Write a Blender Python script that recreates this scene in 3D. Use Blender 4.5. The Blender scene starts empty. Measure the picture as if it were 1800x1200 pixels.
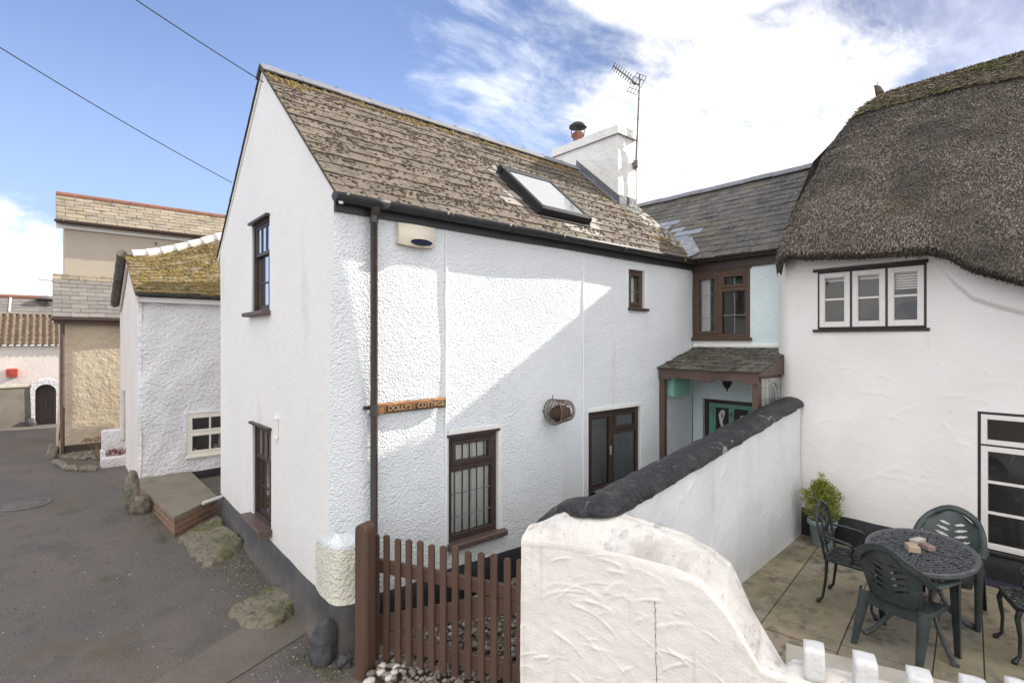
import bpy, bmesh, math, random
import numpy as np
from mathutils import Vector, Matrix, noise as mnoise
random.seed(7)
V = Vector
sc = bpy.context.scene
col = sc.collection
PI = math.pi

# ------------------------------------------------------------------ camera frame (house axes: X along front wall, Y along gable, Z up)
F = 926.0
_n = math.hypot(1065, 926); DA = 1065/_n; DB = 926/_n
RV = V((DA, -DB, 0)); WV = V((DB, DA, 0)); CAM = V((-1.845, -4.4915, 2.73))
def ray(px, py): return RV*((px-900)/F) + WV + V((0, 0, (600-py)/F))
def at(px, py, t): return CAM + ray(px, py)*t
def onX(px, py, x): d = ray(px, py); return CAM + d*((x-CAM.x)/d.x)
def onY(px, py, y): d = ray(px, py); return CAM + d*((y-CAM.y)/d.y)
def onP(px, py, p, n): d = ray(px, py); return CAM + d*((V(p)-CAM).dot(V(n))/d.dot(V(n)))
def onZ(px, py, z): d = ray(px, py); return CAM + d*((z-CAM.z)/d.z)

# ------------------------------------------------------------------ materials
def nz(v): return v if len(v) == 4 else (*v, 1)
MATS = {}
def M(name, base, rough=.75, vary=(), bump=(), island=None, metal=0, spec=.5, extra=None):
    """vary: (colour, scale, lo, hi[, stretch]) layers of noise; bump: (kind, scale, distance); island: colour list picked per piece"""
    m = bpy.data.materials.new(name); m.use_nodes = True
    nt = m.node_tree; N = nt.nodes; L = nt.links
    p = N['Principled BSDF']; p.inputs['Roughness'].default_value = rough
    p.inputs['Metallic'].default_value = metal; p.inputs['Specular IOR Level'].default_value = spec
    tc = N.new('ShaderNodeTexCoord')
    if island:
        g = N.new('ShaderNodeNewGeometry'); r = N.new('ShaderNodeValToRGB'); e = r.color_ramp.elements
        r.color_ramp.interpolation = 'LINEAR'
        for i, c in enumerate(island):
            t = i/(max(1, len(island)-1))
            el = e[i] if i < 2 and len(island) >= 2 else e.new(t)
            el.position = t; el.color = nz(c)
        L.new(g.outputs['Random Per Island'], r.inputs['Fac']); cur = r.outputs['Color']
    else:
        rgb = N.new('ShaderNodeRGB'); rgb.outputs[0].default_value = nz(base); cur = rgb.outputs[0]
    for i, v in enumerate(vary):
        c2, s, lo, hi = v[:4]; st = v[4] if len(v) > 4 else (1, 1, 1)
        mp = N.new('ShaderNodeMapping'); mp.inputs['Scale'].default_value = st; mp.inputs['Location'].default_value = (i*3.7, i*1.3, i*5.1)
        L.new(tc.outputs['Object'], mp.inputs['Vector'])
        t = N.new('ShaderNodeTexNoise'); t.inputs['Scale'].default_value = s; t.inputs['Detail'].default_value = 6; t.inputs['Roughness'].default_value = .62
        L.new(mp.outputs[0], t.inputs['Vector'])
        mr = N.new('ShaderNodeMapRange'); mr.inputs['From Min'].default_value = lo; mr.inputs['From Max'].default_value = hi
        L.new(t.outputs['Fac'], mr.inputs['Value'])
        mx = N.new('ShaderNodeMixRGB'); mx.inputs[2].default_value = nz(c2)
        L.new(mr.outputs[0], mx.inputs[0]); L.new(cur, mx.inputs[1]); cur = mx.outputs[0]
    if extra: cur = extra(nt, tc, cur)
    L.new(cur, p.inputs['Base Color'])
    prev = None
    for b in bump:
        kind, s, d = b[:3]
        mp = N.new('ShaderNodeMapping'); mp.inputs['Scale'].default_value = b[3] if len(b) > 3 else (1, 1, 1)
        L.new(tc.outputs['Object'], mp.inputs['Vector'])
        if kind == 'voro':
            t = N.new('ShaderNodeTexVoronoi'); t.feature = 'SMOOTH_F1'; t.inputs['Scale'].default_value = s; o = t.outputs['Distance']
        else:
            t = N.new('ShaderNodeTexNoise'); t.inputs['Scale'].default_value = s; t.inputs['Detail'].default_value = 3; o = t.outputs['Fac']
        L.new(mp.outputs[0], t.inputs['Vector'])
        bp = N.new('ShaderNodeBump'); bp.inputs['Distance'].default_value = d; bp.inputs['Strength'].default_value = 1
        L.new(o, bp.inputs['Height'])
        if prev: L.new(prev, bp.inputs['Normal'])
        prev = bp.outputs[0]
    if prev: L.new(prev, p.inputs['Normal'])
    MATS[name] = m
    return m

def zramp(z0, z1, colr, amount, scale=3):
    """grime: mixes a dirt colour in from z0 (full) to z1 (none), broken by noise"""
    def f(nt, tc, cur):
        N = nt.nodes; L = nt.links
        sx = N.new('ShaderNodeSeparateXYZ'); L.new(tc.outputs['Object'], sx.inputs[0])
        mr = N.new('ShaderNodeMapRange'); mr.inputs['From Min'].default_value = z0; mr.inputs['From Max'].default_value = z1
        mr.inputs['To Min'].default_value = amount; mr.inputs['To Max'].default_value = 0
        L.new(sx.outputs['Z'], mr.inputs['Value'])
        t = N.new('ShaderNodeTexNoise'); t.inputs['Scale'].default_value = scale; t.inputs['Detail'].default_value = 6
        L.new(tc.outputs['Object'], t.inputs['Vector'])
        mu = N.new('ShaderNodeMath'); mu.operation = 'MULTIPLY'; L.new(mr.outputs[0], mu.inputs[0]); L.new(t.outputs['Fac'], mu.inputs[1])
        mx = N.new('ShaderNodeMixRGB'); mx.inputs[2].default_value = nz(colr)
        L.new(mu.outputs[0], mx.inputs[0]); L.new(cur, mx.inputs[1]); return mx.outputs[0]
    return f

ROUGHCAST = M('white roughcast', (.73, .765, .79), .55, [((.685, .72, .745), 1.2, .4, .7), ((.60, .60, .56), 4, .60, .85, (1, 1, .12)), ((.64, .62, .56), 9, .66, .8)],
              [('noise', 5, .012), ('noise', 34, .011), ('voro', 66, .009)], extra=zramp(.35, 1.1, (.46, .42, .34), .65))
SMOOTHW = M('white smooth render', (.82, .805, .77), .6, [((.77, .755, .72), .9, .4, .75), ((.62, .57, .50), 2.2, .62, .9, (1, 1, .22))],
            [('noise', 9, .006), ('noise', 70, .004)], extra=zramp(.4, 1.0, (.48, .42, .34), .5))
CREAMROUGH = M('cream roughcast', (.68, .66, .56), .7, [((.45, .40, .28), 9, .55, .8)], [('voro', 38, .014), ('noise', 20, .01)], extra=zramp(.5, 1.0, (.4, .36, .27), .4))
PLINTH = M('charcoal plinth paint', (.055, .055, .058), .75, [((.10, .092, .08), 2.5, .42, .75), ((.16, .14, .12), 9, .6, .85)], [('noise', 12, .008), ('noise', 60, .003)], extra=zramp(0, .35, (.2, .165, .13), 1.0, 5))
PLINTHB = M('black plinth paint', (.011, .011, .014), .6, [((.028, .028, .032), 5, .5, .8)], [('noise', 14, .006)])
SLATE = M('old lichen slate', (.2, .18, .15), .85,
          [((.08, .066, .05), 7, .46, .66), ((.21, .175, .132), 26, .58, .72), ((.30, .26, .205), 60, .60, .74), ((.045, .036, .028), 24, .56, .66), ((.20, .13, .06), 4, .60, .8)],
          [('noise', 40, .008), ('noise', 140, .004)], island=[(.112, .088, .066), (.148, .118, .089), (.13, .104, .079), (.168, .134, .102), (.108, .086, .066)])
SLATE_NEW = M('pale replacement slate', (.3, .27, .24), .7, [((.22, .195, .175), 14, .45, .7)], [('noise', 60, .003)], island=[(.27, .24, .215), (.33, .295, .27), (.30, .27, .25)])
SLATE_DK = M('dark wing slate', (.1, .1, .1), .65,
             [((.05, .047, .042), 4, .46, .66), ((.15, .135, .11), 7, .55, .72), ((.085, .075, .05), 16, .55, .68), ((.42, .41, .37), 26, .61, .68), ((.14, .12, .07), 2.5, .55, .7)],
             [('noise', 40, .010)], island=[(.075, .070, .062), (.125, .115, .10), (.10, .093, .084), (.15, .138, .122)])
SLATE_BLUE = M('bluish new slate', (.2, .23, .27), .5, [], [('noise', 50, .002)], island=[(.2, .23, .27), (.27, .30, .34)])
SLATE_CRM = M('yellowed slate', (.4, .35, .25), .85, [((.29, .225, .13), 3, .5, .75), ((.12, .105, .085), 4, .52, .68)], [('noise', 50, .004)],
              island=[(.17, .145, .105), (.26, .215, .155), (.215, .18, .135), (.29, .245, .185), (.195, .175, .14)])
SLATE_GRY = M('grey slate', (.2, .19, .18), .8, [((.42, .38, .28), 13, .66, .74)], [('noise', 50, .004)], island=[(.14, .13, .12), (.165, .152, .14), (.19, .175, .16)])
SLATE_MOSS = M('mossy slate', (.3, .24, .1), .9, [((.19, .125, .028), 4, .38, .56), ((.065, .055, .018), 8, .50, .62), ((.34, .30, .24), 16, .57, .66)], [('noise', 25, .02), ('noise', 90, .006)],
               island=[(.14, .12, .075), (.20, .17, .115), (.17, .145, .09)])
MOSS = M('dry moss', (.05, .045, .03), .95, [((.10, .075, .045), 30, .5, .75)], [('noise', 120, .01)], island=[(.036, .029, .022), (.062, .049, .036), (.095, .073, .048), (.05, .04, .03)])
MOSSG = M('golden moss', (.2, .15, .03), .95, [((.09, .07, .02), 30, .45, .7)], [('noise', 120, .01)], island=[(.10, .075, .025), (.24, .155, .04), (.15, .11, .03), (.28, .19, .07)])
RIDGE = M('grey ridge tile', (.17, .17, .19), .7, [((.26, .25, .25), 8, .5, .75)], [('noise', 30, .004)])
RIDGE_W = M('whitewashed ridge tile', (.62, .58, .54), .8, [((.45, .40, .36), 6, .5, .75)], [('noise', 30, .006)])
TERRA = M('terracotta', (.20, .085, .055), .8, [((.22, .10, .07), 8, .5, .75), ((.42, .36, .28), 20, .64, .75)], [('noise', 30, .005)])
PANTILE = M('brown pantile', (.15, .105, .072), .85, [((.25, .20, .14), 7, .5, .7), ((.10, .075, .055), 12, .52, .7)], [('noise', 50, .006)])
CHIMW = M('chimney white paint', (.74, .73, .70), .6, [((.66, .65, .61), 3, .45, .7), ((.5, .45, .36), 12, .66, .8)], [('noise', 7, .02), ('noise', 24, .008)])
LEAD = M('lead flashing', (.11, .115, .13), .5, [((.26, .26, .28), 10, .55, .75)], [('noise', 18, .008)])
GUTTER = M('black plastic gutter', (.028, .029, .03), .6, [((.07, .068, .065), 9, .52, .8)], [('noise', 40, .001)])
FASCIA = M('charcoal fascia', (.035, .036, .042), .5, [((.06, .06, .062), 5, .5, .8)], [('noise', 25, .002)])
PIPE = M('brown black downpipe', (.05, .042, .038), .35, [((.08, .068, .06), 8, .5, .8)], [('noise', 40, .001)])
BROWN = M('dark brown window paint', (.046, .029, .024), .42, [((.078, .052, .043), 8, .5, .8)], [('noise', 60, .001)])
BROWN2 = M('chestnut woodgrain frame', (.085, .048, .03), .45, [((.05, .028, .018), 6, .45, .7, (1, 1, 8))], [('noise', 60, .001)])
SILLB = M('brown sill paint', (.10, .062, .052), .5, [((.14, .10, .085), 10, .5, .8)], [('noise', 60, .001)])
GATEB = M('brown fence stain', (.098, .055, .036), .6, [((.068, .037, .024), 5, .45, .7, (1, 1, .15)), ((.16, .085, .05), 14, .6, .8)], [('noise', 30, .003, (1, 1, .1)), ('noise', 120, .0008)])
WHITEF = M('white window paint', (.74, .71, .68), .45, [((.66, .63, .59), 9, .5, .8)], [('noise', 80, .001)])
CREAMF = M('cream window paint', (.72, .68, .60), .5, [], [('noise', 80, .001)])
BLACKF = M('black window paint', (.02, .018, .018), .5, [((.04, .036, .034), 9, .5, .8)], [('noise', 60, .001)])
REVEAL = M('white reveal', (.76, .76, .74), .6, [((.66, .65, .61), 5, .5, .8)], [('noise', 30, .003)])
BLIND = M('pale fabric blind', (.80, .78, .73), .8, [], [('noise', 200, .0005)])
BLINDD = M('grey slatted blind', (.55, .54, .53), .6, [], [])
CURTAIN = M('white curtain', (.78, .77, .74), .9, [], [('noise', 9, .01, (1, 1, .1))])
LEADING = M('lead strip', (.30, .30, .31), .4, [], [], metal=.4)
CHROME = M('pale handle', (.6, .58, .52), .35, [], [], metal=.5)
BARGEP = M('pinkish bargeboard paint', (.66, .58, .55), .6, [((.5, .42, .38), 8, .55, .8)], [('noise', 40, .002)])
PINKW = M('pinkish white render', (.74, .685, .65), .7, [((.68, .62, .58), 1.6, .4, .7), ((.58, .49, .43), 4, .62, .9, (1, 1, .25))], [('noise', 12, .006), ('noise', 60, .002)], extra=zramp(.4, 1.1, (.5, .42, .36), .4))
NEIGHW = M('neighbour white roughcast', (.70, .69, .71), .6, [((.64, .63, .66), 1.5, .4, .7), ((.52, .48, .42), 4, .64, .88, (1, 1, .3))], [('noise', 16, .03), ('voro', 30, .012)], extra=zramp(.2, 1.0, (.5, .42, .36), .5))
AQUA = M('pale aqua render', (.66, .745, .755), .6, [((.60, .70, .72), 2, .4, .7)], [('noise', 22, .010), ('voro', 50, .005)])
GREEN = M('mint green paint', (.22, .43, .36), .5, [((.18, .37, .31), 6, .45, .7)], [('noise', 40, .002)])
DOORG = M('sea green door paint', (.16, .37, .30), .45, [((.13, .31, .25), 6, .45, .7)], [('noise', 40, .002)])
PORCHB = M('brown porch timber', (.105, .066, .052), .55, [((.075, .046, .036), 4, .45, .7, (1, 1, .3))], [('noise', 40, .002)])
CAPB = M('black weathered coping', (.032, .033, .038), .5, [((.06, .06, .068), 4, .45, .7), ((.13, .13, .14), 11, .60, .72)], [('noise', 7, .03), ('noise', 28, .012)])
CAPW = M('flaking paint patch', (.33, .33, .36), .7, [((.18, .18, .2), 12, .45, .65)], [('noise', 25, .012)])
def streaks(nt, tc, cur):
    N = nt.nodes; L = nt.links
    mp = N.new('ShaderNodeMapping'); mp.inputs['Scale'].default_value = (7, 7, .35); L.new(tc.outputs['Object'], mp.inputs['Vector'])
    t = N.new('ShaderNodeTexNoise'); t.inputs['Scale'].default_value = 2.4; t.inputs['Detail'].default_value = 4; L.new(mp.outputs[0], t.inputs['Vector'])
    mr = N.new('ShaderNodeMapRange'); mr.inputs['From Min'].default_value = .60; mr.inputs['From Max'].default_value = .82; mr.inputs['To Max'].default_value = .55
    L.new(t.outputs['Fac'], mr.inputs['Value'])
    mx = N.new('ShaderNodeMixRGB'); mx.inputs[2].default_value = (.50, .40, .29, 1); L.new(mr.outputs[0], mx.inputs[0]); L.new(cur, mx.inputs[1]); return mx.outputs[0]
PIERW = M('cream trowelled plaster', (.83, .79, .725), .7, [((.78, .735, .665), 1.4, .4, .7), ((.55, .48, .40), 14, .64, .8), ((.45, .40, .35), 50, .70, .76)], [('noise', 14, .006), ('noise', 60, .004), ('noise', 160, .0015)], extra=streaks)
PIERT = M('weathered plaster top', (.74, .695, .635), .8, [((.50, .46, .42), 2.6, .48, .66), ((.40, .37, .34), 9, .56, .70), ((.28, .26, .24), 46, .61, .72), ((.66, .64, .62), 4, .55, .7)], [('noise', 20, .008)])
COURTW = M('white courtyard plaster', (.77, .78, .795), .6, [((.66, .67, .69), 1.4, .4, .7), ((.48, .45, .38), 6, .60, .85, (1, 1, .1)), ((.55, .53, .48), 12, .64, .8)], [('noise', 14, .006), ('noise', 60, .002)], extra=zramp(.15, .7, (.38, .37, .30), .75))
THATW = M('warm white cottage render', (.81, .785, .765), .7, [((.755, .725, .70), 1.1, .4, .7), ((.56, .49, .42), 3, .60, .86, (1, 1, .14)), ((.60, .54, .46), 13, .66, .8)], [('noise', 14, .005), ('noise', 50, .0015)])
STRAW = M('weathered reed', (.1, .09, .08), .9, [((.085, .072, .062), 1.2, .45, .66), ((.20, .145, .08), 2.1, .58, .8)], [], island=[(.095, .076, .060), (.225, .188, .146), (.16, .131, .105), (.32, .275, .22), (.11, .09, .073), (.39, .34, .275)])
STRAWB = M('thatch bed', (.085, .07, .055), .95, [((.10, .085, .065), 12, .45, .7), ((.035, .03, .025), 40, .5, .65)], [('noise', 60, .03)])
STRAWR = M('mossy ridge reed', (.13, .11, .05), .9, [((.15, .155, .05), 1.5, .50, .66)], [], island=[(.15, .115, .075), (.27, .215, .14), (.20, .16, .10), (.33, .275, .185), (.11, .088, .062)])
ASPHALT = M('old lane asphalt', (.122, .106, .094), .92,
            [((.150, .126, .108), .7, .42, .66), ((.088, .077, .069), 2.2, .5, .75), ((.19, .165, .14), 50, .59, .70), ((.048, .041, .036), 58, .58, .68), ((.125, .095, .056), .9, .58, .72), ((.30, .27, .24), 24, .69, .73), ((.085, .078, .04), 1.7, .64, .74)],
            [('noise', 70, .014), ('noise', 8, .012)])
PATCH = M('paler lane strip', (.155, .132, .108), .92, [((.115, .098, .08), 2, .42, .66), ((.24, .21, .18), 60, .60, .70), ((.075, .066, .056), 90, .58, .66)], [('noise', 100, .006)])
CONC = M('mossy concrete', (.175, .15, .108), .92, [((.095, .10, .035), 3, .50, .64), ((.26, .23, .18), 9, .55, .72), ((.075, .066, .05), 18, .54, .66)], [('noise', 12, .03), ('noise', 60, .006)])
STEPTOP = M('step concrete', (.205, .178, .135), .9, [((.15, .135, .095), 3, .45, .7), ((.27, .24, .195), 20, .58, .72)], [('noise', 30, .006)])
def bricks(nt, tc, cur):
    N = nt.nodes; L = nt.links
    sx = N.new('ShaderNodeSeparateXYZ'); L.new(tc.outputs['Object'], sx.inputs[0])
    ad = N.new('ShaderNodeMath'); L.new(sx.outputs['X'], ad.inputs[0]); L.new(sx.outputs['Y'], ad.inputs[1])
    cb = N.new('ShaderNodeCombineXYZ'); L.new(ad.outputs[0], cb.inputs[0]); L.new(sx.outputs['Z'], cb.inputs[1])
    b = N.new('ShaderNodeTexBrick'); b.inputs['Scale'].default_value = 1; b.inputs['Brick Width'].default_value = .22; b.inputs['Row Height'].default_value = .078
    b.inputs['Mortar Size'].default_value = .009; b.inputs['Color1'].default_value = (.25, .12, .065, 1); b.inputs['Color2'].default_value = (.14, .08, .05, 1); b.inputs['Mortar'].default_value = (.27, .235, .18, 1)
    L.new(cb.outputs[0], b.inputs['Vector'])
    mx = N.new('ShaderNodeMixRGB'); mx.inputs[0].default_value = .75; L.new(cur, mx.inputs[1]); L.new(b.outputs['Color'], mx.inputs[2]); return mx.outputs[0]
BRICK = M('old brick', (.2, .12, .08), .9, [((.13, .12, .07), 6, .5, .7)], [('noise', 40, .008)], extra=bricks)
PAVE = M('buff sandstone paving', (.33, .30, .22), .8, [((.15, .14, .085), 1.6, .45, .66), ((.31, .245, .15), 2.6, .55, .75, (1, 3, 1)), ((.10, .09, .065), 6, .52, .68)], [('noise', 12, .005), ('noise', 50, .002)],
         island=[(.30, .245, .165), (.245, .215, .15), (.34, .265, .18), (.235, .22, .18), (.28, .235, .175)])
GROUT = M('dark joint mortar', (.12, .11, .08), .95, [], [('noise', 60, .004)])
COPING = M('pale step stone', (.46, .42, .35), .8, [((.36, .33, .27), 5, .45, .7)], [('noise', 20, .005)])
MERLON = M('white painted block', (.75, .735, .71), .7, [((.62, .59, .54), 7, .5, .75), ((.35, .32, .28), 40, .66, .74)], [('noise', 22, .008)])
ROCK = M('grey stone', (.17, .15, .12), .9, [((.27, .235, .185), 7, .5, .66), ((.075, .068, .052), 14, .5, .66), ((.12, .12, .05), 5, .56, .7)], [('noise', 14, .02), ('noise', 60, .005)])
ROCKB = M('black painted rock', (.05, .05, .055), .6, [((.085, .085, .09), 5, .5, .7), ((.15, .13, .08), 7, .62, .75)], [('noise', 9, .02)])
PEBB = M('mixed beach pebbles', (.3, .26, .22), .6, [], [('noise', 60, .002)], island=[(.12, .10, .085), (.22, .185, .15), (.29, .25, .21), (.17, .13, .11), (.09, .085, .08), (.36, .33, .30)])
PEBW = M('pale beach pebble', (.6, .55, .5), .6, [((.5, .42, .36), 9, .45, .7)], [('noise', 40, .002)])
SOIL = M('bare soil', (.10, .08, .06), .95, [((.15, .125, .09), 10, .5, .7)], [('noise', 50, .012)])
GRASS = M('grass', (.07, .1, .025), .8, [], [], island=[(.05, .075, .02), (.11, .12, .04), (.15, .13, .06)])
BEIGE = M('beige painted render', (.52, .44, .33), .8, [((.47, .385, .28), 1.3, .4, .7), ((.36, .28, .19), 3, .63, .85, (1, 1, .4))], [('noise', 9, .03), ('noise', 35, .008)], extra=zramp(.3, 1.2, (.36, .26, .17), .5))
BEIGEU = M('smooth beige render', (.44, .385, .31), .8, [((.41, .355, .285), 2, .4, .7)], [('noise', 40, .003)])
BRPL = M('brown black plinth', (.065, .045, .038), .8, [], [('noise', 20, .005)])
GUTB = M('brown gutter', (.10, .058, .05), .45, [], [('noise', 30, .001)])
SOFFW = M('white fascia board', (.70, .68, .66), .5, [], [('noise', 40, .001)])
PEBDASH = M('grey pebbledash', (.20, .18, .15), .9, [((.14, .125, .105), 2, .45, .7), ((.3, .27, .22), 40, .6, .72)], [('noise', 60, .012)], extra=zramp(.2, .8, (.10, .085, .07), .7))
REDB = M('red enamel', (.42, .06, .035), .5, [], [])
DKWOOD = M('dark door wood', (.05, .034, .028), .6, [], [('noise', 30, .003, (6, 6, .3))])
IRON = M('verdigris black cast iron', (.014, .019, .020), .4, [((.035, .044, .045), 20, .55, .75)], [('noise', 50, .003)])
TABLEM = M('grey cast aluminium', (.075, .08, .088), .45, [((.13, .135, .14), 20, .5, .7), ((.05, .05, .052), 45, .5, .65)], [('noise', 60, .003)])
PLASTIC = M('dark green plastic', (.033, .045, .044), .42, [((.062, .076, .076), 5, .45, .7), ((.11, .13, .125), 14, .64, .8)], [('noise', 60, .001)])
POTG = M('sage glazed pot', (.23, .29, .275), .5, [((.17, .215, .205), 6, .5, .7), ((.36, .38, .35), 14, .64, .75)], [('noise', 20, .003)])
LEAFY = M('yellow green conifer leaf', (.14, .19, .03), .7, [], [], island=[(.08, .12, .015), (.15, .19, .025), (.26, .29, .045), (.20, .22, .03), (.36, .36, .07)])
STEMM = M('brown stem', (.10, .07, .045), .9, [], [])
DRYST = M('dry flower stem', (.26, .19, .10), .9, [], [], island=[(.20, .14, .08), (.32, .24, .13), (.15, .10, .07)])
FLOWER = M('dark red petal', (.25, .03, .04), .7, [], [], island=[(.28, .03, .04), (.12, .02, .03), (.55, .45, .42), (.08, .10, .03)])
BRBUFF = M('buff brick', (.42, .33, .24), .9, [((.3, .24, .17), 14, .5, .7)], [('noise', 60, .004)])
BRRED = M('red brick', (.27, .18, .155), .9, [((.18, .10, .08), 14, .5, .7)], [('noise', 60, .004)])
ALARM = M('cream alarm plastic', (.72, .66, .55), .4, [((.66, .59, .47), 6, .45, .7)], [])
ALARMB = M('dark blue lens', (.006, .010, .03), .9, [], [], spec=.15)
SIGNW = M('varnished orange wood', (.29, .13, .04), .55, [((.10, .045, .02), 6, .42, .62, (1.5, 6, 9)), ((.45, .23, .07), 11, .55, .75)], [('noise', 22, .006, (.6, 3, 3))])
SIGNL = M('carved pale letter', (.46, .34, .19), .7, [((.2, .12, .06), 60, .5, .7)], [])
SIGND = M('charred letter groove', (.045, .025, .014), .8, [], [])
WIRE = M('rusty basket wire', (.17, .115, .098), .7, [((.20, .12, .09), 20, .5, .7)], [])
NEST = M('brown nest', (.055, .034, .022), .95, [], [('noise', 60, .02)])
CABLE = M('black cable', (.02, .02, .02), .6, [], [])
STEEL = M('weathered aerial steel', (.12, .11, .10), .5, [((.2, .13, .08), 20, .55, .75)], [], metal=.3)
CONDUIT = M('painted cable', (.78, .80, .82), .5, [], [('noise', 30, .001)])
PVC = M('grey white pvc', (.55, .53, .5), .4, [((.42, .4, .37), 12, .5, .7)], [])
MANH = M('iron cover', (.115, .10, .088), .7, [((.16, .145, .13), 12, .5, .7)], [('noise', 40, .004)])
DARKP = M('dark lily panel', (.028, .022, .02), .3, [((.05, .04, .035), 6, .5, .7)], [])
PETALW = M('white lily glass', (.72, .72, .68), .4, [], [])
BRASS = M('brass numeral', (.20, .15, .06), .4, [], [], metal=.8)
OBSC = M('obscured stained glass', (.42, .45, .42), .3, [((.36, .36, .30), 8, .45, .65)], [('noise', 50, .004)])
OBSCP = M('mauve stained glass', (.23, .20, .22), .35, [], [('noise', 50, .003)])
RUGM = M('dark purple mat', (.03, .024, .045), .9, [((.05, .045, .06), 40, .5, .7)], [('noise', 90, .004)])
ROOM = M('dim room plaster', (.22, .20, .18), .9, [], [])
FABRICW = M('bright roller blind', (.80, .80, .79), .8, [], [])

def glass(name, tint, ref=.08, alpha_dark=1.0):
    m = bpy.data.materials.new(name); m.use_nodes = True; nt = m.node_tree; N = nt.nodes; L = nt.links
    N.remove(N['Principled BSDF']); out = N['Material Output']
    tr = N.new('ShaderNodeBsdfTransparent'); tr.inputs[0].default_value = nz(tint)
    gl = N.new('ShaderNodeBsdfGlossy'); gl.inputs['Roughness'].default_value = .015
    tcn = N.new('ShaderNodeTexCoord'); nn = N.new('ShaderNodeTexNoise'); nn.inputs['Scale'].default_value = 2.2; L.new(tcn.outputs['Object'], nn.inputs['Vector'])
    bp = N.new('ShaderNodeBump'); bp.inputs['Distance'].default_value = .004; L.new(nn.outputs['Fac'], bp.inputs['Height']); L.new(bp.outputs[0], gl.inputs['Normal'])
    fr = N.new('ShaderNodeFresnel'); fr.inputs[0].default_value = 1.5
    ma = N.new('ShaderNodeMath'); ma.operation = 'MULTIPLY_ADD'; ma.inputs[1].default_value = 1.4; ma.inputs[2].default_value = ref - .04; ma.use_clamp = True
    L.new(fr.outputs[0], ma.inputs[0])
    mx = N.new('ShaderNodeMixShader'); L.new(ma.outputs[0], mx.inputs[0]); L.new(tr.outputs[0], mx.inputs[1]); L.new(gl.outputs[0], mx.inputs[2])
    L.new(mx.outputs[0], out.inputs[0]); return m
GLASS = glass('window glass', (.95, .96, .95), .06)
GLASSD = glass('dim window glass', (.86, .88, .88), .07)

# ------------------------------------------------------------------ mesh builder
ORG = {}
def tag(o, label=None, cat=None, group=None, kind=None):
    if label: o['label'] = label
    if cat: o['category'] = cat
    if group: o['group'] = group
    if kind: o['kind'] = kind
    return o
def thing(name, label, cat, loc=(0, 0, 0), group=None):
    o = bpy.data.objects.new(name, None); col.objects.link(o); o.location = loc; o.empty_display_size = .2
    ORG[o.name] = V(loc); return tag(o, label, cat, group)

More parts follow.
